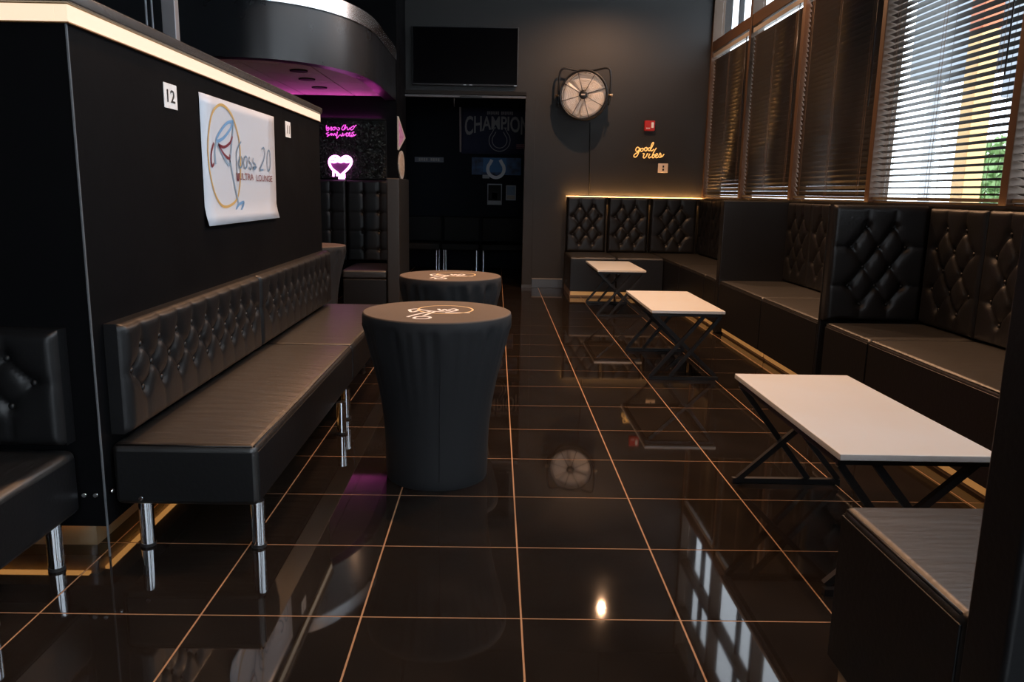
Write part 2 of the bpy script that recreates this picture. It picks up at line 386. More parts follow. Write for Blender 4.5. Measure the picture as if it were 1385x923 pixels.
# venetian blinds
PITCH = 0.0435
def slat_mesh(L):
    bm = bmesh.new(); n = 6; prev = None
    for k in range(n+1):
        u = (k/n-0.5)*0.05; z = 0.0028*(1-(2*k/n-1)**2)
        cur = [bm.verts.new((u, y, z+dz)) for y in (-L/2, L/2) for dz in (0, 0.0014)]
        if prev:
            for q in ((0, 2), (3, 1)): bm.faces.new((prev[q[0]], cur[q[0]], cur[q[1]], prev[q[1]]))
            bm.faces.new((prev[1], cur[1], cur[0], prev[0])); bm.faces.new((prev[2], cur[2], cur[3], prev[3]))
        prev = cur
    me = bpy.data.meshes.new('slat'); bmesh.ops.recalc_face_normals(bm, faces=bm.faces)
    for f in bm.faces: f.smooth = True
    bm.to_mesh(me); bm.free(); me.materials.append(SLAT); return me
def blind(y1, y0, tilt, label, ztop=3.10):
    L = y1-y0-0.092; zb = ZS+0.035
    r = tag(empty('window_blind', (XW-0.010, (y0+y1)/2, zb)), label, 'blind', 'venetian blinds in the window wall')
    box('head_rail', (-0.028, 0.028, -L/2, L/2, ztop-zb, ztop-zb+0.05), mat('blind_rail', (0.30, 0.28, 0.26), 0.4, 0.3), r, bev=0.004)
    sm = slat_mesh(L); n = int((ztop-zb-0.03)/PITCH)
    for k in range(1, n+1):
        s = link('slat', sm, None, r); s.location = (0, 0, k*PITCH)
        s.rotation_euler.y = math.radians(tilt*min(1, 0.86+0.14*k/6)+random.uniform(-1.5, 1.5)); s.rotation_euler.x = random.uniform(-.0012, .0012)
    box('bottom_rail', (-0.026, 0.026, -L/2, L/2, 0.0, 0.022), SLAT, r, bev=0.004)
    for q in (-0.40, 0.0, 0.40):
        bm = bmesh.new()
        for dx in (-0.029, 0.029): tube(bm, [(dx, q*L, 0.01), (dx, q*L, ztop-zb)], 0.0016, 5)
        for dx in (-0.031,): tube(bm, [(dx, q*L+0.03, 0.01), (dx, q*L+0.03, ztop-zb)], 0.0012, 5)
        fin(bm, 'ladder_cord', mat('cord', (0.10, 0.06, 0.035), 0.7), r)
    bm = bmesh.new(); tube(bm, [(-0.04, -L*0.44, ztop-zb), (-0.042, -L*0.44, ztop-zb-1.1)], 0.005, 8); fin(bm, 'tilt_wand', BMETAL, r, True)
blind(WY[0], WY[1], 58, 'closed dark venetian blind in the window beside the back wall')
blind(WY[1], WY[2], 62, 'closed dark venetian blind in the second window from the back wall')
blind(WY[2], WY[3], 62, 'closed dark venetian blind in the third window from the back wall')
blind(WY[3], WY[4], 14, 'open venetian blind with bright daylight between its slats, before the orange pillar')
blind(WY[4], WY[5], 14, 'open venetian blind in the fifth window from the back wall')

# ================================================================== PARTITION (left wall)
PX, PY0, PY1 = -1.37, 2.642, 6.235
pw = tag(empty('wall_left', (PX, PY0, 0)), kind='structure')
def pbox(name, b, m, **k): return box(name, (b[0]-PX, b[1]-PX, b[2]-PY0, b[3]-PY0, b[4], b[5]), m, pw, **k)
pbox('wall_panel', (-4.3, PX, PY0, PY1, 0.115, 1.815), PANEL)
pbox('kick_core', (-4.3, PX-0.09, PY0+0.09, PY1-0.09, 0.0, 0.115), mat('kick_board', (0.26, 0.18, 0.10), 0.35))
pbox('acrylic_skirting', (PX-0.006, PX, PY0, PY1, 0.0, 0.1145), ACRYL)
pbox('acrylic_skirting', (-4.3, PX-0.0065, PY0, PY0+0.006, 0.0, 0.1145), ACRYL)
pbox('kick_led', (PX-0.085, PX-0.065, PY0+0.12, PY1-0.1, 0.100, 0.110), LEDP)
pbox('kick_led', (-4.2, PX-0.12, PY0+0.065, PY0+0.085, 0.100, 0.110), LEDP)
pw2 = pw; pw = tag(empty('trim_2', (PX, PY0, 0)), kind='structure')
pbox('led_diffuser', (PX-0.03, PX+0.012, PY0-0.012, PY1, 1.8165, 1.872), LED)
pbox('led_diffuser', (-4.3, PX-0.0305, PY0-0.012, PY0+0.03, 1.8165, 1.872), LED)
GLOWEDGE = mat('led_glow_edge', (0.55, 0.30, 0.12), 0.35, 0.7)
for z_ in (1.8125, 1.868): pbox('led_glow_edge', (PX-0.02, PX+0.0145, PY0-0.0145, PY1+0.002, z_, z_+0.0038), GLOWEDGE); pbox('led_glow_edge', (-4.3, PX-0.0205, PY0-0.0145, PY0+0.02, z_, z_+0.0038), GLOWEDGE)  # orange glow along the LED edges, painted as thin metal lines
pbox('cap_core', (-4.3, PX-0.031, PY0+0.031, PY1, 1.8155, 1.873), BLACK)
pbox('cap_board', (-4.3, PX+0.028, PY0-0.028, PY1+0.005, 1.8735, 1.915), mat('cap_gloss', (0.05, 0.045, 0.042), 0.22), bev=0.006)
pbox('corner_trim', (PX-0.004, PX+0.0008, PY0-0.003, PY0+0.004, 0.0, 1.8155), mat('corner_trim', (0.16, 0.18, 0.20), 0.3, 0.4))
bm = bmesh.new()
for (x, y, z, ax) in ((PX-0.03, PY0, 0.235, 1), (PX, PY0+0.035, 0.235, 0), (PX-0.07, PY0, 0.235, 1)):
    p = Vector((x-PX, y-PY0, z)); d = Vector((0, -0.012, 0)) if ax else Vector((0.012, 0, 0)); tube(bm, [p, p+d], 0.008, 10)
fin(bm, 'screw_cap', CHROME, pw, True)
pw = pw2
# sign plates and banner on the partition
def side(Yc, Zc, lift): return Vector((PX+lift, Yc, Zc))
def number_plate(name, y0, y1, z0, z1, txt, label, frac):
    r = tag(empty(name, (PX, (y0+y1)/2, z0)), label, 'sign')
    box('plate', (0.001, 0.005, -(y1-y0)/2, (y1-y0)/2, 0, z1-z0), mat('white_plate', (0.75, 0.75, 0.74), 0.4), r, bev=0.001, seg=1)
    wd = (y1-y0)*frac; hh = (z1-z0)*0.52
    lettering('numerals', txt, wd, hh, (0.0065, -wd/2, (z1-z0-hh)/2), (0, 1, 0), (0, 0, 1), mat('black_ink', (0.01, 0.01, 0.01), 0.6), r, bold=0.012)
number_plate('number_sign', 3.355, 3.487, 1.63, 1.73, '12', 'white table number sign on the black partition between bench corner and banner', 0.62)
number_plate('number_sign', 5.24, 5.36, 1.637, 1.736, '11', 'white table number sign on the black partition beyond the banner, near the alcove', 0.5)
bn = tag(empty('lounge_banner', (PX, 4.35, 1.13)), 'white banner with a martini glass drawing and lounge name on the black partition', 'banner')
bm = bmesh.new(); n = 14
for lift in (0.001, 0.003):
    pass
V = []
for j in range(n+1):
    v = j/n; z = v*0.607; off = 0.0035+0.018*max(0, 0.12-v)/0.12
    for k in range(9): V.append(bm.verts.new((off+0.0012*math.sin(k*0.9), (-0.605+1.21*k/8)+(0.012*v*(k/8)), z)))
for j in range(n):
    for k in range(8): bm.faces.new((V[j*9+k], V[j*9+k+1], V[(j+1)*9+k+1], V[(j+1)*9+k]))
bo = fin(bm, 'sheet', mat('banner_vinyl', (0.46, 0.51, 0.58), 0.35), bn, True)
md = bo.modifiers.new('thickness', 'SOLIDIFY'); md.thickness = 0.0015; md.offset = 0
def bmap(y, z, lift): return Vector((0.0075+lift, y-4.35, z-1.13))
def draw(name, m, wd, *strokes, smooth=True, closed=False, lift=0.0):
    bm = bmesh.new()
    for s_ in strokes:
        P = [(p[0], p[1], 0) for p in s_]
        if smooth: P = catmull(P, 6, closed)
        ribbon(bm, [(p[0], p[1]) for p in P]+([(P[0][0], P[0][1])] if closed else []), wd, bmap, lift)
    return fin(bm, name, m, bn)
GOLD = mat('gold_ink', (0.45, 0.30, 0.10), 0.5); BLUE = mat('blue_ink', (0.12, 0.27, 0.48), 0.5); PALEB = mat('pale_blue_ink', (0.19, 0.29, 0.40), 0.5); RED = mat('wine_ink', (0.13, 0.015, 0.03), 0.5)
draw('gold_ring', GOLD, 0.014, [(4.029, 1.71), (3.90, 1.66), (3.835, 1.56), (3.814, 1.468), (3.83, 1.37), (3.88, 1.28), (3.96, 1.225), (4.06, 1.216), (4.19, 1.245), (4.255, 1.31), (4.282, 1.40), (4.29, 1.52), (4.255, 1.60), (4.17, 1.68)], closed=True)
draw('glass_drawing', BLUE, 0.016, [(4.203, 1.645), (4.094, 1.627), (3.971, 1.567), (3.934, 1.531), (4.031, 1.55), (4.14, 1.60), (4.203, 1.645)], lift=0.0006)
draw('foot_drawing', BLUE, 0.016, [(4.227, 1.224), (4.316, 1.232), (4.235, 1.178), (4.16, 1.152), (4.18, 1.197), (4.227, 1.224)], lift=0.0006)
draw('stem_drawing', PALEB, 0.016, [(3.934, 1.531), (3.905, 1.48), (3.91, 1.42)], [(4.205, 1.645), (4.165, 1.55), (4.127, 1.456), (4.10, 1.424), (4.03, 1.46), (3.95, 1.52)], [(4.12, 1.447), (4.172, 1.333), (4.227, 1.224)], lift=0.0008)
draw('wine_drawing', RED, 0.014, [(3.896, 1.521), (3.855, 1.469), (3.852, 1.412), (3.885, 1.421)], [(3.956, 1.516), (4.038, 1.508), (4.133, 1.535), (4.173, 1.568)], [(3.956, 1.516), (4.032, 1.473), (4.108, 1.455), (4.118, 1.475)], lift=0.001)
def oval(cy_, cz_, a, b, sl=0.0): return [(cy_+a*math.cos(t)+sl*b*math.sin(t), cz_+b*math.sin(t)) for t in [math.pi*2*k/10+1.5 for k in range(11)]]
draw('script_lettering', mat('script_ink', (0.10, 0.19, 0.30), 0.5), 0.010, [(4.31, 1.551), (4.255, 1.519), (4.224, 1.48), (4.225, 1.438), (4.223, 1.38)],
     [(4.284, 1.472), (4.254, 1.44), (4.262, 1.416), (4.298, 1.42), (4.322, 1.45), (4.30, 1.475)], oval(4.372, 1.446, 0.03, 0.032, 0.2),
     [(4.445, 1.478), (4.435, 1.455), (4.475, 1.435), (4.462, 1.413), (4.425, 1.42)], [(4.51, 1.475), (4.505, 1.452), (4.55, 1.436), (4.535, 1.413), (4.50, 1.422), (4.57, 1.425)],
     [(4.68, 1.53), (4.715, 1.541), (4.742, 1.52), (4.71, 1.47), (4.63, 1.415), (4.70, 1.415)], [(4.728, 1.413), (4.732, 1.418)], oval(4.815, 1.472, 0.035, 0.06, 0.15), lift=0.001)
lettering('block_lettering', 'ULTRA', 0.25, 0.036, (0.0092, 4.25-4.35, 1.351-1.13), (0, 1, 0), (0, 0, 1), RED, bn, bold=0.004)
lettering('block_lettering', 'LOUNGE', 0.315, 0.036, (0.0092, 4.556-4.35, 1.348-1.13), (0, 1, 0), (0, 0, 1), RED, bn, bold=0.004)
draw('drop_initial', RED, 0.012, [(4.217, 1.386), (4.222, 1.352), (4.24, 1.352), (4.244, 1.386)], lift=0.001)

# ================================================================== LOUNGE BENCHES on chrome legs
def chrome_leg(x, y, parent, h=0.18, r=0.026):
    bm = bmesh.new(); lathe(bm, [(r, 0.012), (r, h)], 20); l = fin(bm, 'leg', CHROME, parent, True, (x, y, 0))
    bm = bmesh.new(); lathe(bm, [(r+0.002, 0.0), (r+0.002, 0.012)], 20); fin(bm, 'foot_pad', RUBBER, l)
def piping(parent, pts, r=0.004, m=None):
    bm = bmesh.new(); tube(bm, pts, r, 6); return fin(bm, 'piping', m or LEATHER, parent, True)
def lounge_bench(L, loc, rz, label, back0, back1, legs, n, bth=0.078):
    """local: seat runs along +x from 0 to L, back against y=0, front at y=-0.525"""
    r = tag(empty('lounge_bench', loc, rz), label, 'bench', 'low lounge benches along the partition')
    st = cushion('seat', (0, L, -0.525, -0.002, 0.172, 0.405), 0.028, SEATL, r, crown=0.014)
    piping(st, [(0.012, -0.513, 0.399), (L-0.012, -0.513, 0.399)]); piping(st, [(0.010, -0.505, 0.398), (0.010, -0.02, 0.398)])
    box('shaded_front_panel', (0.016, L-0.016, -0.5265, -0.519, 0.190, 0.378), LEATHER, st, bev=0.0025, seg=2)  # duller slabs put shade on the seat sides, below the shinier top
    for xe in (-0.0004, L-0.0056): box('shaded_end_panel', (xe, xe+0.006, -0.508, -0.020, 0.190, 0.378), LEATHER, st, bev=0.0025, seg=2)
    bl = back1-back0
    tufted('b', ((back0+back1)/2, -0.002, 0.435), 0, None, None, None, parent=r, pname='backrest', wd=bl, ht=0.40, th=bth, rows=[n, n+1, n], pitch=0.165, zs=[0.305, 0.222, 0.140], res=0.012, dep=0.024)
    for x, y in legs: chrome_leg(x, y, r)
    bm = bmesh.new(); tube(bm, [(-0.004, -0.10, 0.20), (0.004, -0.10, 0.20)], 0.008, 10); fin(bm, 'bolt', CHROME, r, True)
    return r
R90 = math.pi/2
# local +x -> world +Y when rotated by 90 deg; local -y -> world +X
lounge_bench(1.885, (PX, 2.695, 0), R90, 'low tufted bench below the sign 12, beside the lit partition corner', 0.02, 1.62, [(0.045, -0.095), (0.045, -0.505), (1.43, -0.545), (1.72, -0.515), (1.72, -0.095)], 9)
lounge_bench(1.70, (PX, 4.585, 0), R90, 'low tufted bench below the sign 11, at the alcove end of the partition', -0.255, 1.60, [(0.30, -0.095), (1.62, -0.095), (1.62, -0.48)], 10)
lounge_bench(1.9, (-1.455-1.9, PY0-0.002, 0), 0, 'low tufted bench against the end face of the partition', 0.08, 1.90, [(1.85, -0.10), (1.85, -0.47), (0.05, -0.10), (0.05, -0.47)], 10, bth=0.085)

# ================================================================== COCKTAIL TABLES in black stretch covers
def cocktail(loc, rt, label, seed, logo=True, rb=0.235):
    r = tag(empty('cocktail_table', loc), label, 'cocktail table', 'covered cocktail tables'); rnd = random.Random(seed)
    ks = [(rnd.randint(9, 40), rnd.uniform(0, 6.28), rnd.uniform(0.4, 1)) for _ in range(8)]
    def rad(R0, z, a):
        k = max(0, (z-0.30)/0.44); k = k*k if z < 0.725 else 0.0
        return R0+0.0065*k*sum(s*math.sin(n*a+p) for n, p, s in ks)/1.6
    pts = [(0.0, rb-0.004), (0.012, rb), (0.05, rb+0.002), (0.15, rb+0.003), (0.25, rb+0.008), (0.35, rb+0.019), (0.45, rb+0.036), (0.55, rb+0.058), (0.62, rb+0.075), (0.68, rb+0.088), (0.72, rt-0.004), (0.735, rt), (0.76, rt), (0.769, rt-0.004)]
    bm = bmesh.new(); lathe(bm, [(b, a) for a, b in pts], 144, rad=rad); fin(bm, 'stretch_cover', COVER, r, True)
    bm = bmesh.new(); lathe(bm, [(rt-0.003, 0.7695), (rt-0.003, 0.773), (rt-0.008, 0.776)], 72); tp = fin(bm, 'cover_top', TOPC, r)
    bm = bmesh.new(); a0 = -1.45
    P = []
    for z in (0.04, 0.2, 0.35, 0.5, 0.6, 0.68):
        R0 = np.interp(z, [p[0] for p in pts], [p[1] for p in pts])+0.001; P.append((R0*math.cos(a0), R0*math.sin(a0), z))
    tube(bm, P, 0.0022, 5); fin(bm, 'seam', COVER, r)
    if logo:
        WH = mat('white_print', (0.80, 0.80, 0.82), 0.5); GD = mat('gold_print', (0.75, 0.55, 0.28), 0.5)
        def tm(u, v, lift): return Vector((u, v, 0.7765+lift))
        bm = bmesh.new()
        for s_ in ([(-0.13, 0.02), (-0.10, 0.05), (-0.07, 0.02), (-0.03, -0.01), (0.03, -0.03), (0.06, -0.03)], [(-0.13, 0.02), (-0.11, -0.05), (-0.085, 0.0)], [(-0.03, -0.02), (-0.09, -0.13), (-0.115, -0.19)], [(-0.01, -0.03), (-0.05, -0.15)],
                   [(-0.085, -0.22), (-0.075, -0.18), (-0.03, -0.17), (-0.015, -0.2), (-0.03, -0.23), (-0.07, -0.235), (-0.085, -0.22)], [(0.0, 0.06), (0.02, 0.0), (0.03, 0.05), (0.05, 0.0), (0.055, 0.06)], [(0.06, -0.02), (0.09, 0.03), (0.07, 0.07), (0.05, 0.03)], [(0.04, -0.05), (0.10, -0.05), (0.15, -0.045)]):
            ribbon(bm, [(p[0], p[1]) for p in catmull([(q[0], q[1], 0) for q in s_], 5)], 0.014, tm)
        fin(bm, 'printed_glass_logo', WH, tp)
        bm = bmesh.new(); ribbon(bm, [(0.035+0.125*math.cos(t), 0.04+0.125*math.sin(t)) for t in [2*math.pi*k/40 for k in range(41)]], 0.009, tm, 0.0004); fin(bm, 'printed_ring', GD, tp)
    return r
cocktail((-0.262, 3.535, 0), 0.338, 'cocktail table in a black stretch cover beside the bench seam', 3)
cocktail((-0.292, 5.08, 0), 0.330, 'cocktail table in a black stretch cover nearest the dark doorway', 5)
cocktail((-1.79, 7.65, 0), 0.335, 'cocktail table in a black stretch cover standing in the alcove', 9, logo=False)

# ================================================================== COFFEE TABLES
def coffee(cx, cy, rz, label):
    """0.52 x 1.13 m, crossed black legs: at each end one single and two parallel diagonals"""
    r = tag(empty('coffee_table', (cx, cy, 0), rz), label, 'coffee table', 'white coffee tables with crossed legs')
    W2, L2, Z0, Z1, t = 0.26, 0.565, 0.488, 0.51, 0.024
    box('table_top', (-W2, W2, -L2, L2, Z0, Z1), WHITE, r, bev=0.003)
    for s in (-1, 1):
        y = s*(L2-0.045)
        bm = bmesh.new(); bar(bm, (-0.25, y, t/2+0.001), (0.25, y, t/2+0.001), t); fin(bm, 'foot_rail', BMETAL, r)
        bm = bmesh.new(); bar(bm, (-0.25, y, Z0-t/2-0.001), (0.25, y, Z0-t/2-0.001), t); fin(bm, 'top_rail', BMETAL, r)
        lo, hi = t+0.001, Z0-t-0.001
        for a, b, dy in ((-0.24, 0.12, 0.0), (-0.10, 0.24, 0.0), (0.235, -0.225, 0.026*s)):
            bm = bmesh.new(); bar(bm, (a, y-dy, lo), (b, y-dy, hi), t, (0, 1, 0)); fin(bm, 'diagonal_leg', BMETAL, r)
    for x in (-0.24, 0.24):
        bm = bmesh.new(); bar(bm, (x, -L2+0.06, Z0-t/2-0.001), (x, L2-0.06, Z0-t/2-0.001), t*0.9, (0, 0, 1)); fin(bm, 'side_rail', BMETAL, r)
coffee(1.366, 2.945, math.pi, 'white coffee table below the open blind')
coffee(1.366, 6.035, 0, 'white coffee table facing the booth with the plain divider')
coffee(1.350, 8.935, 0, 'white coffee table closest to the corner booth under the orange neon')

# ================================================================== BOOTHS along window wall and back wall
SX, SZ = 2.14, 0.515
AMB = 'amber lit'
def booth_seat(b, label, face, group):
    """b=(x0,x1,y0,y1): upholstered block, glowing toe kick below on side 'face'"""
    x0, x1, y0, y1 = b; cx, cy = (x0+x1)/2, (y0+y1)/2
    r = tag(empty('banquette_bench', (cx, cy, 0)), label, 'booth seat', group); hx, hy = (x1-x0)/2, (y1-y0)/2; e = 0.0015
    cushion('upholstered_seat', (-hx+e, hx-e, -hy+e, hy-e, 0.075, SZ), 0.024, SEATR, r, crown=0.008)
    if face == 'x': box('shaded_front_panel', (-hx-0.001, -hx+0.006, -hy+0.008, hy-0.008, 0.082, 0.490), LEATHER, r, bev=0.0025, seg=2)  # same upholstery made duller and darker here, so seat fronts stay shaded
    if face == 'y': box('shaded_front_panel', (-hx+0.008, hx-0.008, -hy-0.001, -hy+0.006, 0.082, 0.490), LEATHER, r, bev=0.0025, seg=2)
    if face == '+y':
        box('shaded_front_panel', (-hx+0.008, hx-0.008, hy-0.006, hy+0.001, 0.082, 0.490), LEATHER, r, bev=0.0025, seg=2)
        box('shaded_end_panel', (-hx-0.001, -hx+0.006, -hy+0.008, hy-0.008, 0.082, 0.490), LEATHER, r, bev=0.0025, seg=2)
        piping(r, [(-hx+0.008, -hy+0.02, SZ-0.008), (-hx+0.008, hy-0.02, SZ-0.008)])
    i = 0.06; kb = [-hx+0.01, hx-0.01, -hy+0.01, hy-0.01]
    if face == 'x': kb[0] = -hx+i
    if face == 'y': kb[2] = -hy+i
    if face == '+y': kb[3] = hy-i
    box('toe_kick', (*kb, 0.0, 0.0745), mat('toe_kick_board', (0.26, 0.18, 0.11), 0.4), r)
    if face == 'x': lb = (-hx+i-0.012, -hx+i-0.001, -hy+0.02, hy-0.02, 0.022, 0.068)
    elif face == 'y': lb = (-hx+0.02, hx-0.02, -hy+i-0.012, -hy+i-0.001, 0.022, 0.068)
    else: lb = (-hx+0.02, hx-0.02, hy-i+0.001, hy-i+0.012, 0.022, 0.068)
    box('kick_glow_band', lb, KICKGLOW, r)  # amber LED light on the kick board, put in as a glowing band
    if face == 'x': piping(r, [(-hx+0.008, -hy+0.02, SZ-0.008), (-hx+0.008, hy-0.02, SZ-0.008)])
    if face == 'y': piping(r, [(-hx+0.02, -hy+0.008, SZ-0.008), (hx-0.02, -hy+0.008, SZ-0.008)])
    return r
XR = XW-0.006
G1, G2, G3 = 'booth seats of the corner bay', 'booth seats of the middle bay', 'booth seats of the bay under the open blind'
booth_seat((0.945, 1.54, 9.98, YB-0.03), 'black booth seat at the open end of the back wall', 'y', G1)
booth_seat((1.54, SX, 9.98, YB-0.03), 'black booth seat in the back wall row, beside the corner seat', 'y', G1)
booth_seat((SX, XR, 9.135, YB-0.03), 'black corner booth seat where back wall and windows meet', 'x', G1)
booth_seat((SX, XR, 8.02, 9.133), 'black booth seat of the corner bay below the second window', 'x', G1)
booth_seat((SX, XR, 7.585, 8.018), 'short booth seat of the corner bay against the back of the plain divider', 'x', G1)
booth_seat((SX, XR, 6.25, 7.465), 'black booth seat at the foot of the plain divider', 'x', G2)
booth_seat((SX, XR, 5.125, 6.248), 'black booth seat behind the tufted divider, in the middle bay', 'x', G2)
booth_seat((SX, XR, 4.405, 5.01), 'short booth seat at the foot of the tufted divider', 'x', G3)
booth_seat((SX, XR, 3.15, 4.403), 'wrinkled booth seat below the open blind', 'x', G3)
booth_seat((SX, XR, 1.96, 3.148), 'booth seat of the open blind bay, next to the cross seat', 'x', G3)
booth_seat((0.925, XR, 1.40, 1.955), 'cross booth seat that faces the big white coffee table', '+y', G3)
ZB0, ZB1 = 0.525, 1.262
TK = dict(ht=ZB1-ZB0, th=0.11, rows=[2, 3, 2, 3, 2], zs=[0.609, 0.480, 0.354, 0.232, 0.113])
# back wall panels (face -Y)
for k, (a, b) in enumerate(((0.955, 1.487), (1.520, 2.062), (2.096, 2.715))):
    tufted('tufted_panel', ((a+b)/2, YB-0.075, ZB0), 0, '%s tufted back panel along the back wall from the doorway side' % ('first', 'second', 'third')[k], 'booth back', 'tufted booth backs', wd=b-a, pitch=0.183, **TK)
# window wall panels (face -X)
ord_ = ('first', 'second', 'third', 'fourth', 'fifth', 'sixth')
def window_backs(y1, y0, n, what):
    wdt = (y1-y0)/n
    for k in range(n):
        yc = y1-(k+0.5)*wdt
        tufted('tufted_panel', (XW-0.03, yc, ZB0), -R90, '%s tufted back panel below the windows from %s' % (ord_[k], what), 'booth back', 'tufted booth backs', wd=wdt-0.006, pitch=0.196, **TK)
window_backs(10.755, 7.585, 5, 'the back wall corner')
window_backs(7.465, 5.125, 4, 'the plain divider')
window_backs(5.01, 1.40, 6, 'the tufted divider')
# dividers
def divider(y0, y1, label, tuft, x0=SX-0.005, x1=XW-0.006, z1=1.268):
    r = tag(empty('divider_screen', ((x0+x1)/2, (y0+y1)/2, 0)), label, 'divider'); hx, hy = (x1-x0)/2, (y1-y0)/2
    yy = -hy if not tuft else -hy+0.08
    box('divider_core', (-hx, hx, yy, hy, 0.0, z1), LEATHER, r, bev=0.012, seg=3)
    if tuft:
        wd = 2*hx-0.012
        tufted('b', (0, -hy+0.0795, ZB0), 0, None, None, None, parent=r, pname='tufted_face', wd=wd, ht=z1-ZB0, th=0.08, rows=TK['rows'], zs=TK['zs'], pitch=0.174)
    return r
divider(7.47, 7.58, 'plain black leather booth divider with a smooth face', False)
divider(5.015, 5.12, 'black booth divider with a diamond tufted face below the bright open blind', True, x1=2.76)
divider(1.27, 1.395, 'tall black leather booth divider behind the cross seat', False, x0=0.925, z1=1.285)
# led strip lighting the back wall and sill above the booths
ls = tag(empty('led_strip', (1.9, YB, ZB1)), 'amber LED strip along the back wall above the corner booth', 'light strip')
box('diffuser', (-0.95, 0.94, -0.022, -0.006, 0.0, 0.010), LEDV, ls); box('light_shield', (-0.95, 0.94, -0.0742, -0.0715, -0.10, -0.0005), BLACK, ls); box('hidden_glow_led', (-0.94, 0.93, -0.064, -0.054, -0.012, -0.004), GLOWLED, ls); box('channel', (-0.95, 0.94, -0.03, -0.001, -0.008, -0.0005), BMETAL, ls)  # unseen second LED added behind the shield to strengthen the wall glow
ls = tag(empty('led_strip', (XW, 7.5, ZS)), 'amber LED strip along the window sill behind the booth backs', 'light strip')
box('diffuser', (-0.115, -0.10, -6.0, 3.2, 0.006, 0.014), LEDB, ls); box('channel', (-0.125, -0.095, -6.0, 3.2, 0.004, 0.0057), BMETAL, ls); box('channel_lip', (-0.128, -0.1255, -6.0, 3.2, 0.004, 0.018), BMETAL, ls)

# ================================================================== ALCOVE behind the partition
AY = 9.97
wallbox('wall_alcove', [(XL, -1.237, AY, AY+0.12, 0, ZC), (-1.357, -1.237, AY+0.12, YB, 0, ZC)], PANEL)
# leaf wall panel behind the neon signs
lw = tag(empty('leaf_wall', (-1.95, AY, 1.44)), 'dark artificial leaf panel behind the pink neon signs', 'leaf panel')
box('backing', (-1.3, 0.585, -0.02, -0.001, 0, 0.70), BLACK, lw)
bm = bmesh.new(); rnd = random.Random(4)
for _ in range(5200):
    c = Vector((rnd.uniform(-1.28, 0.57), -0.022-rnd.uniform(0, 0.022), rnd.uniform(0.012, 0.69)))
    a = rnd.uniform(0, 6.28); l = rnd.uniform(0.012, 0.026); d = Vector((math.cos(a), rnd.uniform(-0.5, 0.1), math.sin(a)))*l; s = Vector((-math.sin(a), rnd.uniform(-0.5, 0.5), math.cos(a)))*l*0.4
    bm.faces.new([bm.verts.new(p) for p in (c-d, c+s, c+d, c-s)])
tag(fin(bm, 'leaves', mat('dark_leaf', (0.006, 0.008, 0.005), 0.5, spec=0.3), lw), kind='stuff')
ms = tag(empty('led_strip', (-2.3, AY, 2.143)), 'thin magenta LED strip on top of the leaf panel', 'light strip')
box('diffuser', (-1.0, 0.86, -0.03, -0.015, 0.008, 0.016), MAG, ms); box('ledge', (-1.0, 0.93, -0.075, -0.001, 0.0, 0.007), BLACK, ms); box('ledge_lip', (-1.0, 0.93, -0.079, -0.0755, 0.0, 0.02), BLACK, ms)
# neon signs
def neon(name, k, x0, y0, yy, strokes, r, m, parent, closed=False):
    bm = bmesh.new()
    for s_ in strokes:
        P = [at(x0+a*k, y0+b*k, Y=yy) for a, b in s_]; P = catmull(P, 4, closed)
        tube(bm, [p-parent.location for p in P], r, 7, closed)
    return fin(bm, name, m, parent, True)
K = 70/718
pn = tag(empty('neon_sign', at(462, 178, Y=AY-0.07)), 'pink neon handwriting in two lines above the heart sign', 'neon sign')
neon('neon_tubing', K, 430, 160, AY-0.07, [
    [(120, 95), (116, 130), (125, 170), (150, 160), (148, 125), (122, 140), (165, 150), (185, 118), (190, 165), (175, 160)], [(215, 125), (200, 150), (220, 165), (240, 145), (225, 125), (250, 130), (270, 160), (290, 165), (300, 140), (275, 130)],
    [(365, 90), (335, 130), (335, 160), (365, 155), (385, 90), (360, 165), (400, 120), (410, 160), (430, 155), (445, 130)], [(500, 105), (460, 130), (455, 160), (480, 158), (510, 115), (535, 95)],
    [(150, 195), (115, 215), (150, 230), (125, 255), (170, 225), (185, 210), (185, 240), (205, 215), (215, 240), (235, 210), (245, 240), (262, 215), (270, 185)], [(270, 185), (262, 240), (262, 280), (285, 250), (310, 230), (330, 250), (345, 205), (350, 245), (380, 215)],
    [(385, 240), (410, 205), (390, 215), (400, 250), (435, 230), (445, 200), (425, 215), (440, 250), (470, 225)], [(505, 190), (470, 205), (500, 230), (470, 255), (450, 245), (500, 245), (530, 222)]], 0.0055, PINKN, pn)
hn = tag(empty('neon_sign', at(460, 226, Y=AY-0.07)), 'glowing pink heart shaped neon sign with dripping tubes', 'neon sign')
HO = [(315, 580), (290, 545), (235, 527), (180, 550), (158, 600), (168, 655), (200, 705), (255, 750), (312, 790), (370, 745), (425, 690), (462, 630), (462, 575), (430, 540), (385, 530), (340, 548)]
neon('heart_tube', K, 430, 160, AY-0.075, [HO], 0.015, HEARTN, hn, True)
neon('lip_tube', K, 430, 160, AY-0.08, [[(180, 605), (230, 612), (270, 600), (315, 612), (360, 600), (400, 612), (450, 600)], [(195, 585), (215, 555), (240, 590), (262, 555), (290, 592)], [(340, 592), (365, 560), (390, 592), (415, 558), (440, 585)], [(205, 570), (250, 570), (285, 575)], [(350, 575), (390, 570), (435, 572)]], 0.011, HEARTN, hn)
neon('drip_tube', K, 430, 160, AY-0.08, [[(215, 715), (214, 810)], [(232, 735), (262, 765), (265, 805)], [(285, 830), (330, 832), (372, 832)], [(300, 800), (300, 830)], [(365, 770), (368, 828)], [(330, 795), (335, 830)]], 0.013, HEARTN, hn)
bm = bmesh.new(); pts = [at(430+a*K, 160+b*K, Y=AY-0.05)-hn.location for a, b in HO]; bm.faces.new([bm.verts.new(p) for p in pts])
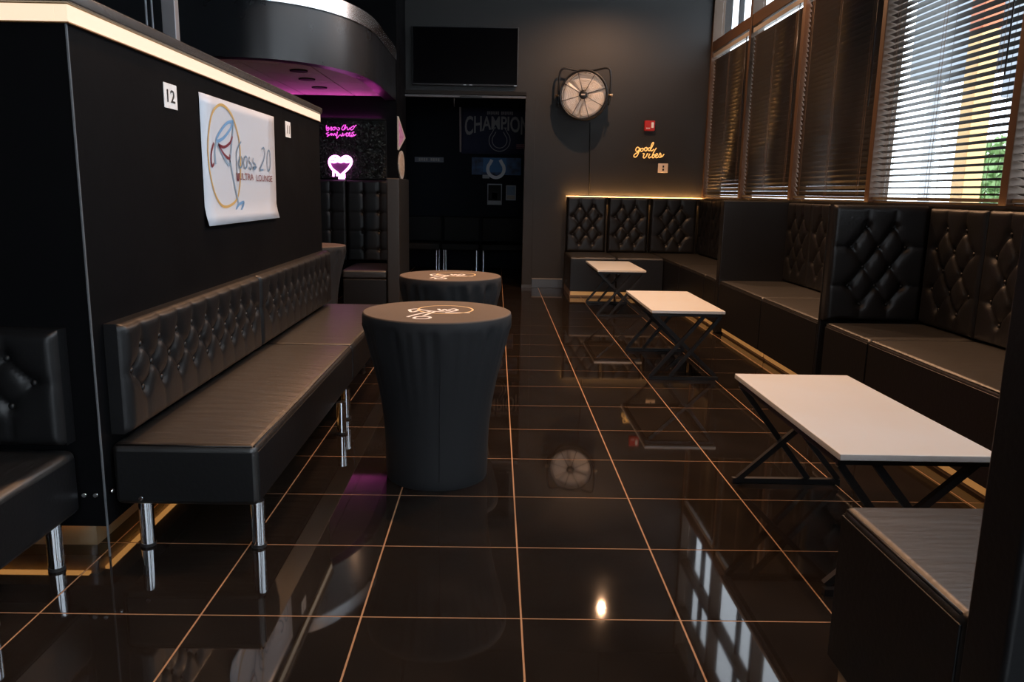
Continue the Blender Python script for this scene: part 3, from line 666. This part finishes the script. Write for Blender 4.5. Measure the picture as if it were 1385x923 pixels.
ho = fin(bm, 'purple_acrylic_back', mat('purple_acrylic', (0.10, 0.03, 0.09), 0.3), hn); ho.modifiers.new('thickness', 'SOLIDIFY').thickness = 0.006
# high tufted backs, seat and upholstered end wing
AK = dict(ht=1.0, th=0.09, rows=[2, 2, 2, 2], pitch=0.2, zs=[0.835, 0.605, 0.375, 0.147], square=True)
tufted('tufted_panel', (-1.555, AY-0.003, 0.425), 0, 'tall square tufted back beside the upholstered end wing', 'booth back', 'alcove backs', wd=0.60, **AK)
tufted('tufted_panel', (-2.16, AY-0.003, 0.425), 0, 'tall square tufted back behind the alcove cocktail table', 'booth back', 'alcove backs', wd=0.60, **AK)
r = tag(empty('alcove_bench', (-1.50, 9.44, 0)), 'black box seat in the alcove below the pink heart', 'booth seat')
cushion('seat_cushion', (-0.262, 0.255, -0.44, 0.43, 0.30, 0.405), 0.03, SEATR, r, crown=0.012)
box('seat_base', (-0.255, 0.25, -0.43, 0.43, 0.0, 0.30), LEATHER, r, bev=0.012)
box('wing_screen', (-1.238, -1.094, 8.98, AY-0.003, 0.0, 1.442), mat('brown_black_vinyl', (0.013, 0.012, 0.011), 0.45), None, bev=0.014, seg=3)
tag(bpy.data.objects['wing_screen'], 'upholstered black end wing of the alcove seat beside the doorway', 'booth wing')
# pictures on the side of the wall end
def frame_pic(name, poly, label, m, m2):
    r = tag(empty(name, (-1.237, poly[0][0], poly[0][1])), label, 'wall picture')
    for nm, sc_, x0, x1, mm in (('frame', 1.0, 0.001, 0.014, m), ('picture', 0.78, 0.014, 0.016, m2)):
        cy_ = sum(p[0] for p in poly)/len(poly); cz_ = sum(p[1] for p in poly)/len(poly)
        bm = bmesh.new(); A = [[bm.verts.new((x, cy_+(p[0]-cy_)*sc_-poly[0][0], cz_+(p[1]-cz_)*sc_-poly[0][1])) for p in poly] for x in (x0, x1)]
        bm.faces.new(A[0]); bm.faces.new(A[1][::-1])
        for i in range(len(poly)): bm.faces.new((A[0][i], A[0][(i+1) % len(poly)], A[1][(i+1) % len(poly)], A[1][i]))
        fin(bm, nm, mm, r)
def sidepx(px, py):
    p = at(px, py, X=-1.237); return (p.y, p.z)
CREAM = mat('cream_frame', (0.55, 0.47, 0.40), 0.5)
frame_pic('diamond_picture', [(10.0, 2.20), (10.04, 2.20), (10.78, 1.99), (10.04, 1.795), (10.0, 1.80)], 'pink and cream pointed picture on the wall end by the doorway', CREAM, mat('pink_print', (0.45, 0.06, 0.28), 0.5, var=(30, (0.8, 0.6, 0.75), 0.8)))
frame_pic('oval_picture', [(10.35+0.30*math.cos(t), 1.625+0.18*math.sin(t)) for t in [2*math.pi*k/20 for k in range(20)]], 'oval cream and brown picture on the wall end by the doorway', CREAM, mat('brown_print', (0.42, 0.27, 0.17), 0.5, var=(20, (0.75, 0.62, 0.5), 0.8)))
frame_pic('paper_notice', [(10.15, 1.43), (10.5, 1.43), (10.5, 1.30), (10.15, 1.30)], 'pale blue paper notice on the wall end by the doorway', mat('pale_blue_paper', (0.30, 0.38, 0.46), 0.6), mat('pale_blue_print', (0.36, 0.44, 0.52), 0.6))

# curved soffit over the bar side
ZS0, ZS1 = 2.383, 2.864
def arc(off=0.0):
    P = [(-1.245-off, AY-0.002), (-1.245-off, 8.55)]
    cx, cy, a, b = -2.25, 8.55, 1.005-off, 1.62-off
    for k in range(1, 25):
        t = math.pi/2*k/24; P.append((cx+a*math.cos(t)**0.9, cy-b*math.sin(t)**0.9))
    P.append((XL+0.01, cy-b)); return P
so = tag(empty('ceiling_soffit', (-2.4, 8.4, ZS0)), kind='structure')
def strip(name, P, z0, z1, m, flat=False, Q=None):
    bm = bmesh.new()
    A = [bm.verts.new((x+2.4, y-8.4, z0-ZS0)) for x, y in P]; B = [bm.verts.new((x+2.4, y-8.4, z1-ZS0)) for x, y in (Q or P)]
    for i in range(len(P)-1): bm.faces.new((A[i], A[i+1], B[i+1], B[i]))
    return fin(bm, name, m, so, True)
strip('fascia', arc(), ZS0, ZS1, FASCIA)
strip('inner_fascia', arc(0.13), ZS0, 2.428, FASCIA)
strip('lip_underside', arc(), ZS0, ZS0, FASCIA, Q=arc(0.13))
strip('polished_rim', arc(-0.012), ZS1-0.02, ZS1+0.115, mat('polished_rim', (0.62, 0.62, 0.63), 0.22, 1.0))
strip('rim_bottom', arc(-0.012), ZS1-0.02, ZS1-0.02, MATS['polished_rim'], Q=arc())
bm = bmesh.new(); prism(bm, [(x+2.4, y-8.4) for x, y in arc(0.0)]+[(XL+0.01+2.4, AY-0.002-8.4)], ZS1-0.03-ZS0, ZS1-0.025-ZS0); fin(bm, 'soffit_deck', BLACK, so)
# ceiling panels under the soffit, clipped to its outline
CP = mat('pale_ceiling_panel', (0.62, 0.55, 0.56), 0.6, bump=(200, 0.05))
outl = arc(0.131)+[(XL+0.01, AY-0.004)]
def clip(poly, f):
    out = []
    for i in range(len(poly)):
        a, b = poly[i], poly[(i+1) % len(poly)]; fa, fb = f(a), f(b)
        if fa >= 0: out.append(a)
        if fa*fb < 0: t = fa/(fa-fb); out.append((a[0]+(b[0]-a[0])*t, a[1]+(b[1]-a[1])*t))
    return out
area = sum(outl[i][0]*outl[(i+1) % len(outl)][1]-outl[(i+1) % len(outl)][0]*outl[i][1] for i in range(len(outl)))
sg = 1 if area > 0 else -1
for ix in range(-8, 1):
    for iy in range(0, 7):
        x0 = -1.75+ix*0.6; y0 = 9.97-(iy+1)*0.6; ga = 0.006
        poly = [(x0+ga, y0+ga), (x0+0.6-ga, y0+ga), (x0+0.6-ga, y0+0.6-ga), (x0+ga, y0+0.6-ga)]
        for i in range(len(outl)):
            (ax, ay), (bx, by) = outl[i], outl[(i+1) % len(outl)]
            if poly: poly = clip(poly, lambda p: sg*((bx-ax)*(p[1]-ay)-(by-ay)*(p[0]-ax)))
        poly = [p for k, p in enumerate(poly) if k == 0 or math.dist(p, poly[k-1]) > 1e-4]
        if len(poly) < 3: continue
        bm = bmesh.new(); prism(bm, [(x+2.4, y-8.4) for x, y in poly], 2.43-ZS0, 2.45-ZS0); fin(bm, 'ceiling_panel', CP, so)
bm = bmesh.new(); prism(bm, [(x+2.4, y-8.4) for x, y in arc(0.125)]+[(XL+0.02+2.4, AY-0.006-8.4)], 0.069, 0.072); fin(bm, 'panel_backing', BLACK, so)
for x, y in [at(a_, b_, Z=2.43).xy for a_, b_ in ((432, 118), (415, 106.5), (404, 95), (303, 92))]:
    bm = bmesh.new(); lathe(bm, [(0.075, 0.035), (0.085, 0.035), (0.085, 0.047), (0.075, 0.047)], 24); d = fin(bm, 'downlight', BLACK, so, False, (x+2.4, y-8.4, 0)); 
# steel post and conduits behind the partition
tag(box('steel_post', (-1.90, -1.825, 4.70, 4.76, 0, ZC-0.002), GREYST, bev=0.004), 'grey steel post rising behind the lit partition', 'post')
bm = bmesh.new(); tube(bm, [(-1.998, 4.73, 0.0), (-1.998, 4.73, ZC-0.002)], 0.007); tag(fin(bm, 'conduit_pipe', GREYST, None, True), 'thin straight conduit left beside the grey steel post', 'pipe')
bm = bmesh.new(); tube(bm, catmull([(-1.94, 4.73, 0.0), (-1.935, 4.73, 1.6), (-1.935, 4.74, 1.9), (-1.95, 4.73, 2.1), (-1.965, 4.73, 2.3), (-1.97, 4.73, ZC-0.002)], 8), 0.006); tag(fin(bm, 'loose_cable', GREYST, None, True), 'loose grey cable bending beside the steel post', 'cable')

# ================================================================== BACK WALL THINGS
p0 = at(558, 36, Y=YB); p1 = at(700, 118, Y=YB)
tv = tag(empty('television', ((p0.x+p1.x)/2, YB, p1.z)), 'large black flat television above the dark doorway', 'television')
hw, hh = (p1.x-p0.x)/2, p0.z-p1.z
box('housing', (-hw, hw, -0.07, -0.03, 0, hh), BMETAL, tv, bev=0.006); box('screen', (-hw+0.012, hw-0.012, -0.0725, -0.0702, 0.02, hh-0.012), mat('tv_screen', (0.0015, 0.0015, 0.002), 0.2, spec=0.06), tv)
box('wall_mount', (-0.3, 0.3, -0.03, -0.001, 0.2, 0.55), BMETAL, tv)
bm = bmesh.new()
for x in (-0.02, 0.06, hw-0.05): abox(bm, x, x+0.035, -0.074, -0.0705, 0.004, 0.012)
fin(bm, 'badge', STEEL, tv)
# drum fan on a yoke
fc = at(790, 129, Y=YB-0.22)
fn = tag(empty('wall_fan', fc, math.radians(-14)), 'round drum fan with a silver front on the charcoal wall', 'fan')
def disc_ring(name, prof, m, n=48, parent=fn, smooth=True):
    bm = bmesh.new(); lathe(bm, prof, n)
    for v in bm.verts: v.co = Vector((v.co.x, -v.co.z, v.co.y))
    return fin(bm, name, m, parent, smooth)
RF = 0.30
bm = bmesh.new(); n = 56; rs = []
for (rr, y) in ((RF, -0.07), (RF+0.015, -0.075), (RF+0.02, -0.05), (RF+0.012, 0.10), (RF-0.005, 0.10), (RF-0.008, -0.06)):
    rs.append([bm.verts.new((rr*math.cos(a), y, rr*math.sin(a))) for a in [2*math.pi*k/n for k in range(n)]])
for i in range(len(rs)):
    A, B = rs[i], rs[(i+1) % len(rs)]
    for k in range(n): bm.faces.new((A[k], A[(k+1) % n], B[(k+1) % n], B[k]))
fin(bm, 'drum', BMETAL, fn, True)
SILV = mat('fan_silver', (0.80, 0.76, 0.72), 0.42, 0.2)
bm = bmesh.new()
for k in range(3):
    a0 = 2*math.pi*k/3+0.35
    ring0 = []
    for j in range(13):
        a = a0+j*(1.98/12); ring0.append([bm.verts.new((rr*math.cos(a), 0.015+0.05*(j/12-0.5)*(rr/RF), rr*math.sin(a))) for rr in (0.06, 0.12, 0.18, 0.24, 0.272)])
    for j in range(12):
        for q in range(4): bm.faces.new((ring0[j][q], ring0[j+1][q], ring0[j+1][q+1], ring0[j][q+1]))
b_ = fin(bm, 'blades', SILV, fn, True); b_.modifiers.new('thickness', 'SOLIDIFY').thickness = 0.003
disc_ring('rear_plate', [(0.285, -0.075), (0.285, -0.08)], SILV, 48)
bm = bmesh.new()
for k in range(17): 
    rr = 0.055+k*0.0142; tube(bm, [(rr*math.cos(a), -0.066, rr*math.sin(a)) for a in [2*math.pi*q/40 for q in range(40)]], 0.0022, 4, True)
fin(bm, 'guard_rings', SILV, fn)
for k in range(8):
    a = 2*math.pi*(k+0.35)/8; bm = bmesh.new(); tube(bm, [(0.05*math.cos(a), -0.072, 0.05*math.sin(a)), (0.298*math.cos(a), -0.072, 0.298*math.sin(a))], 0.004, 6); fin(bm, 'guard_spoke', BMETAL, fn, True)
disc_ring('hub', [(0.055, 0.06), (0.055, 0.082), (0.045, 0.088), (0.02, 0.089)], BMETAL, 28)
box('hub_badge', (-0.025, 0.025, -0.0915, -0.0895, -0.008, 0.008), CREAM, fn)
bm = bmesh.new(); tube(bm, catmull([(-0.335, -0.0, -0.13), (-0.34, 0.0, 0.0), (-0.335, 0.0, 0.24), (-0.29, 0.0, 0.34), (-0.15, 0.03, 0.325), (0.0, 0.05, 0.305), (0.15, 0.03, 0.32), (0.29, 0.0, 0.335), (0.335, 0.0, 0.27), (0.34, 0.0, 0.0), (0.325, 0.0, -0.13)], 5), 0.013, 8); fin(bm, 'yoke', BMETAL, fn, True)
for s in (-1, 1):
    bm = bmesh.new(); tube(bm, [(s*0.31, 0, 0), (s*0.375, 0, 0)], 0.016, 10); fin(bm, 'pivot_knob', mat('brass_knob', (0.5, 0.36, 0.22), 0.35, 0.7), fn, True)
bm = bmesh.new(); tube(bm, [(0.0, 0.05, 0.30), (0.0, 0.17, 0.30)], 0.02, 8); fin(bm, 'wall_arm', BMETAL, fn, True)
bm = bmesh.new(); tube(bm, [(1.243, YB-0.012, 2.26), (1.25, YB-0.012, 1.9), (1.262, YB-0.012, 1.6), (1.265, YB-0.012, 1.28)], 0.007); tag(fin(bm, 'fan_cable', BLACK, None, True), 'black power cable hanging from the wall fan to the booth', 'cable')
# fire alarm
al = tag(empty('fire_alarm', (2.042, YB, 2.218)), 'small red fire alarm strobe on the charcoal wall', 'alarm')
box('red_body', (-0.07, 0.07, -0.055, -0.001, -0.066, 0.066), mat('alarm_red', (0.42, 0.015, 0.012), 0.35), al, bev=0.008)
box('strobe_lens', (0.018, 0.052, -0.068, -0.0555, -0.03, 0.042), mat('strobe_white', (0.8, 0.8, 0.82), 0.2), al, bev=0.006)
bm = bmesh.new()
for k in range(4): abox(bm, -0.045+k*0.013, -0.037+k*0.013, -0.0575, -0.0552, -0.042, -0.028)
fin(bm, 'white_marking', MATS['strobe_white'], al)
# amber neon words
K7 = 65/667
gv = tag(empty('neon_sign', at(877, 205, Y=YB-0.05)), 'amber neon sign reading good vibes', 'neon sign')
neon('good_tubing', K7, 850, 155, YB-0.05, [[(152, 470), (125, 453), (100, 488), (118, 515), (148, 490), (158, 462), (140, 530), (118, 575), (90, 592), (74, 575), (95, 545), (150, 512), (178, 468), (163, 492), (182, 513), (206, 490), (188, 465), (205, 475), (222, 470)],
    [(240, 455), (220, 480), (238, 508), (262, 482), (245, 455), (265, 470)], [(300, 462), (275, 470), (278, 500), (302, 492), (348, 405), (342, 388), (325, 410), (305, 480), (315, 505), (335, 498), (352, 480)]], 0.0065, AMBN, gv)
neon('vibes_tubing', K7, 850, 155, YB-0.05, [[(198, 545), (220, 545), (205, 590), (222, 603), (250, 575), (262, 545), (275, 550)], [(298, 545), (278, 585), (290, 602), (315, 585)], [(388, 465), (360, 505), (328, 580), (340, 602), (365, 580), (355, 555), (335, 570)],
    [(370, 578), (400, 565), (402, 545), (382, 550), (372, 580), (388, 600), (415, 585), (440, 535), (452, 565), (445, 592), (420, 590)], [(440, 590), (465, 585), (495, 550)]], 0.0065, AMBN, gv)
bm = bmesh.new()
for a, b in ((75, 600), (215, 610), (330, 600), (470, 580)):
    p = at(850+a*K7, 155+b*K7, Y=YB-0.05)-gv.location; tube(bm, [p, p+Vector((0, 0.048, 0))], 0.005, 6)
fin(bm, 'standoff', BLACK, gv)
# wall outlet
so_ = tag(empty('wall_socket', (2.258, YB, 1.665)), 'cream square wall socket below the amber neon words', 'socket')
box('plate', (-0.067, 0.067, -0.012, -0.001, -0.062, 0.062), mat('cream_plate', (0.72, 0.62, 0.52), 0.4), so_, bev=0.004)
box('inset', (-0.02, 0.026, -0.0145, -0.0122, -0.042, 0.042), MATS['cream_plate'], so_, bev=0.002)
for z in (-0.022, 0.02): box('outlet_face', (-0.008, 0.014, -0.0165, -0.0147, z-0.014, z+0.014), BLACK, so_, bev=0.004)

# ================================================================== ROOM BEYOND THE DOORWAY
YR = 13.67
def yr(px, py, d=0.0): return at(px, py, Y=YR-d)
fg = tag(empty('champion_flag', yr(624, 208)), 'navy flag reading CHAMPION with a horseshoe outline', 'flag')
a, b = yr(624, 208), yr(718, 147); NAVY = mat('navy_cloth', (0.012, 0.016, 0.045), 0.8)
bm = bmesh.new(); V = []
for j in range(7):
    for k in range(25): V.append(bm.verts.new(((b.x-a.x)*k/24, -0.02+0.006*math.sin(k*0.8+j*0.3), (b.z-a.z)*j/6)))
for j in range(6):
    for k in range(24): bm.faces.new((V[j*25+k], V[j*25+k+1], V[(j+1)*25+k+1], V[(j+1)*25+k]))
fo = fin(bm, 'cloth', NAVY, fg, True); fo.modifiers.new('thickness', 'SOLIDIFY').thickness = 0.002
GREYP = mat('grey_print', (0.30, 0.29, 0.28), 0.8); FW, FH = b.x-a.x, b.z-a.z
lettering('champion_lettering', 'CHAMPION', FW*0.93, FH*0.46, (FW*0.05, -0.032, FH*0.36), (1, 0, 0), (0, 0, 1), GREYP, fg, bold=0.02, arch=lambda u: 0.38*math.sin(math.pi*min(1, max(0, u)))**0.9)
def blurred_marks(name, x0, x1, z0, z1, y, n, parent):
    bm = bmesh.new(); st2 = (x1-x0)/n
    for k in range(n):
        if k == n//2: continue
        a_ = x0+k*st2; abox(bm, a_, a_+st2*0.72, y, y+0.0006, z0+(z1-z0)*0.12*(k % 2), z1)
    return tag(fin(bm, name, GREYP, parent), kind='stuff')
blurred_marks('small_print', FW*0.37, FW*0.75, FH*0.85, FH*0.925, -0.033, 15, fg)
def horseshoe(cx, cz, R0, scz=1.0):
    P = []
    for k in range(29):
        t = math.radians(-232+k*284/28); P.append((cx+R0*math.cos(t), cz+R0*scz*math.sin(t)))
    P = [(cx-R0*0.50, cz+R0*scz*1.12)]+P[1:-1]+[(cx+R0*0.50, cz+R0*scz*1.12)]
    return P
def pmap(u, v, lift): return Vector((u, -0.033-lift, v))
bm = bmesh.new()
for R0 in (FH*0.235, FH*0.165): ribbon(bm, horseshoe(FW*0.555, FH*0.30, R0, 1.0), 0.012, pmap)
for s in (-1, 1): ribbon(bm, [(FW*0.555+s*FH*0.085, FH*0.57), (FW*0.555+s*FH*0.16, FH*0.57)], 0.012, pmap)
fin(bm, 'horseshoe_outline', GREYP, fg)
bm = bmesh.new()
for k in range(3): ribbon(bm, [(FW*0.80, FH*(0.14+0.035*k)), (FW*0.96, FH*(0.15+0.035*k))], 0.016, pmap)
fin(bm, 'corner_emblem', mat('emblem_print', (0.28, 0.12, 0.12), 0.7), fg)
pp = yr(623, 206); bm = bmesh.new(); tube(bm, [pp, yr(622.5, 145)], 0.016); tag(fin(bm, 'flag_pole', mat('pale_pole', (0.45, 0.38, 0.34), 0.5), None, True), 'pale vertical pole holding the navy flag', 'pole')
a, b = yr(638, 241), yr(705, 214); W_, H_ = b.x-a.x, b.z-a.z
hb = tag(empty('horseshoe_banner', a), 'blue poster strip with a white horseshoe below the flag', 'poster')
box('print', (0, W_, -0.008, -0.001, 0.06, H_), mat('blue_poster', (0.03, 0.10, 0.24), 0.6, var=(9, (0.012, 0.02, 0.05), 1.0)), hb)
def pm2(u, v, lift): return Vector((u, -0.0095-lift, v))
bm = bmesh.new(); ribbon(bm, horseshoe(W_*0.49, H_*0.45, H_*0.40, 1.0), 0.055, pm2); fin(bm, 'white_horseshoe', mat('white_poster_print', (0.55, 0.58, 0.62), 0.6), hb)
box('panel_print', (W_*0.23, W_*0.70, -0.0088, -0.0082, 0.10, H_-0.005), mat('bright_blue_print', (0.03, 0.14, 0.34), 0.6), hb)
box('caption_strip', (W_*0.22, W_*0.36, -0.009, -0.001, 0.0, 0.058), mat('pale_caption', (0.3, 0.33, 0.36), 0.6), hb)
def photo(name, q0, q1, label, m, inner):
    a, b = yr(*q0), yr(*q1); W_, H_ = b.x-a.x, b.z-a.z
    r = tag(empty(name, a), label, 'framed photo')
    box('frame', (0, W_, -0.012, -0.001, 0, H_), m, r, bev=0.003, seg=1)
    for nm, (u0, u1, v0, v1), mm in inner: box(nm, (W_*u0, W_*u1, -0.0135, -0.0122, H_*v0, H_*v1), mm, r)
PF = mat('pale_photo_frame', (0.30, 0.33, 0.36), 0.5)
photo('framed_photo', (659, 277), (679, 249), 'tall dark photo in a pale border below the blue poster strip', PF, [('picture', (0.06, 0.94, 0.2, 0.95), BLACK), ('figure_print', (0.32, 0.68, 0.28, 0.58), mat('grey_figure', (0.26, 0.29, 0.33), 0.6))])
photo('framed_photo', (684, 271), (698, 251), 'small pale photo in a grey border beside the tall dark photo', PF, [('picture', (0.1, 0.9, 0.35, 0.93), mat('blue_photo', (0.14, 0.2, 0.28), 0.6)), ('lower_print', (0.1, 0.9, 0.07, 0.33), mat('tan_photo', (0.28, 0.24, 0.2), 0.6))])
a, b = yr(561, 219), yr(600, 213)
st_ = tag(empty('street_sign', a), 'narrow dark name plate with pale print on the back room wall', 'sign'); W_, H_ = b.x-a.x, b.z-a.z
box('plate', (0, W_, -0.01, -0.001, 0, H_), mat('plate_grey', (0.10, 0.11, 0.14), 0.5), st_)
blurred_marks('plate_print', W_*0.14, W_*0.88, H_*0.2, H_*0.8, -0.0115, 9, st_)
# dark benches in the back room
def back_bench(x0, x1, label, legs):
    r = tag(empty('back_room_bench', ((x0+x1)/2, 13.3, 0)), label, 'bench', 'benches in the back room'); h = (x1-x0)/2
    cushion('seat', (-h, h, -0.30, 0.36, 0.35, 0.46), 0.02, BLACK, r); box('backrest', (-h, h, 0.26, 0.36, 0.462, 0.88), BLACK, r, bev=0.02, seg=3)
    for x in legs:
        for y in (-0.26, 0.30):
            bm = bmesh.new(); lathe(bm, [(0.022, 0), (0.022, 0.35)], 14); fin(bm, 'leg', CHROME, r, True, (x, y, 0))
back_bench(-1.85, -0.93, 'dark back room bench with its chrome leg left of the gap', (0.41, -0.41))
back_bench(-0.90, -0.28, 'short dark back room bench below the name plate end', (-0.27, 0.27))
back_bench(-0.25, 0.60, 'dark back room bench below the framed photos', (-0.38, 0.38))

# ================================================================== LAMPS hung from the high ceiling
def lamp(x, y, z, label, watts=None, ang=105):
    r = tag(empty('pendant_lamp', (x, y, z)), label, 'pendant lamp', 'warm pendant lamps')
    bm = bmesh.new(); lathe(bm, [(0.07, 0.0), (0.075, 0.0), (0.06, 0.16), (0.02, 0.18), (0.015, 0.17), (0.055, 0.15)], 24); fin(bm, 'shade', BMETAL, r, True)
    bm = bmesh.new(); tube(bm, [(0, 0, 0.17), (0, 0, ZC-z-0.001)], 0.006); fin(bm, 'cord', BLACK, r)
    bm = bmesh.new(); bmesh.ops.create_uvsphere(bm, u_segments=16, v_segments=10, radius=0.02)
    fin(bm, 'bulb', mat('warm_bulb', (1, 0.9, 0.8), 0.4, emit=(1.0, 0.78, 0.52), estr=60), r, True, (0, 0, 0.03))
    L = bpy.data.lights.new('lamp_light', 'SPOT'); L.energy = watts or LAMP_W; L.color = LAMP_COL; L.spot_size = math.radians(ang); L.spot_blend = 0.5; L.shadow_soft_size = 0.028
    o = bpy.data.objects.new('lamp_light', L); COL.objects.link(o); o.parent = r; o.location = (0, 0, -0.02)
for x, y, z, q in ((1.44, 9.377, 4.0, 'over the corner booth'), (-0.95, 7.0, 3.95, 'added out of view in front of the alcove'), (0.75, 7.0, 4.0, 'added out of view over the aisle toward the doorway'), (2.25, 7.0, 3.95, 'added out of view above the plain divider'),
                   (-0.75, 4.5, 4.0, 'added out of view over the long benches'), (1.45, 4.5, 4.0, 'added out of view above the tufted divider bay'), (0.4, 0.9, 4.0, 'added out of view above the room entrance')):  # all but the corner booth lamp are added to warm seats and tables
    lamp(x, y, z, 'black pendant lamp with a warm bulb %s' % q, watts=(190 if y > 9 else (100 if y < 2 else (560 if y > 7 and abs(x-0.75) > 1 else 230))), ang=165 if y > 7 else 120)

# ================================================================== OUTSIDE
tag(box('ground', (XW+0.2, 60, -30, 60, -0.5, -0.3), mat('pale_pavement', (0.62, 0.62, 0.60), 0.9)), kind='structure')
pl = tag(empty('roadside_pillar', (6.2, 10.55, -0.3)), 'orange pillar with a red top outside the open blind', 'pillar')
box('shaft', (-0.12, 0.12, -0.14, 0.14, 0, 3.74), mat('orange_paint', (0.85, 0.52, 0.22), 0.6), pl, bev=0.01); box('red_top', (-0.125, 0.125, -0.145, 0.145, 3.75, 5.6), mat('red_paint', (0.60, 0.17, 0.08), 0.6), pl, bev=0.01)
GB = mat('grey_facade', (0.20, 0.22, 0.25), 0.6)
def tower(x, y, w_, z0, z1, label):
    r = tag(empty('sign_tower', (x, y, -0.3)), label, 'sign tower')
    box('tower_head', (-0.6, 0.6, -w_/2, w_/2, z0, z1), GB, r, bev=0.03)
    for q in (-w_*0.35, w_*0.35): box('tower_leg', (-0.12, 0.12, q-0.12, q+0.12, 0, z0), mat('pale_tower_leg', (0.45, 0.46, 0.48), 0.6), r)
tower(13, 23.2, 3.0, 5.1, 9.5, 'tall grey sign tower farther from the pillar, across the pavement')
tower(12, 17.6, 1.8, 3.9, 9.0, 'narrow grey sign tower beside the low green tree')
def bush(loc, rx, rz_, seed, label):
    r = tag(empty('street_tree', loc), label, 'tree'); rnd = random.Random(seed); bm = bmesh.new()
    for _ in range(2600):
        d = Vector((rnd.gauss(0, 1), rnd.gauss(0, 1), rnd.gauss(0, 1))).normalized()*rnd.uniform(0.55, 1.0)
        c = Vector((d.x*rx, d.y*rx, 1.2+rz_+d.z*rz_)); a = Vector((rnd.uniform(-1, 1), rnd.uniform(-1, 1), rnd.uniform(-1, 1)))*0.09; b = Vector((rnd.uniform(-1, 1), rnd.uniform(-1, 1), rnd.uniform(-1, 1)))*0.06
        bm.faces.new([bm.verts.new(p) for p in (c-a, c+b, c+a, c-b)])
    tag(fin(bm, 'foliage', mat('leaf_green', (0.25, 0.40, 0.16), 0.6), r), kind='stuff')
    bm = bmesh.new(); tube(bm, [(0, 0, 0), (0.05, 0, 1.0), (0, 0.05, 1.2+rz_)], 0.09); fin(bm, 'trunk', mat('bark', (0.10, 0.07, 0.05), 0.9), r, True)
bush((9.0, 13.2, -0.3), 1.15, 0.8, 1, 'low green tree outside beside the orange pillar')
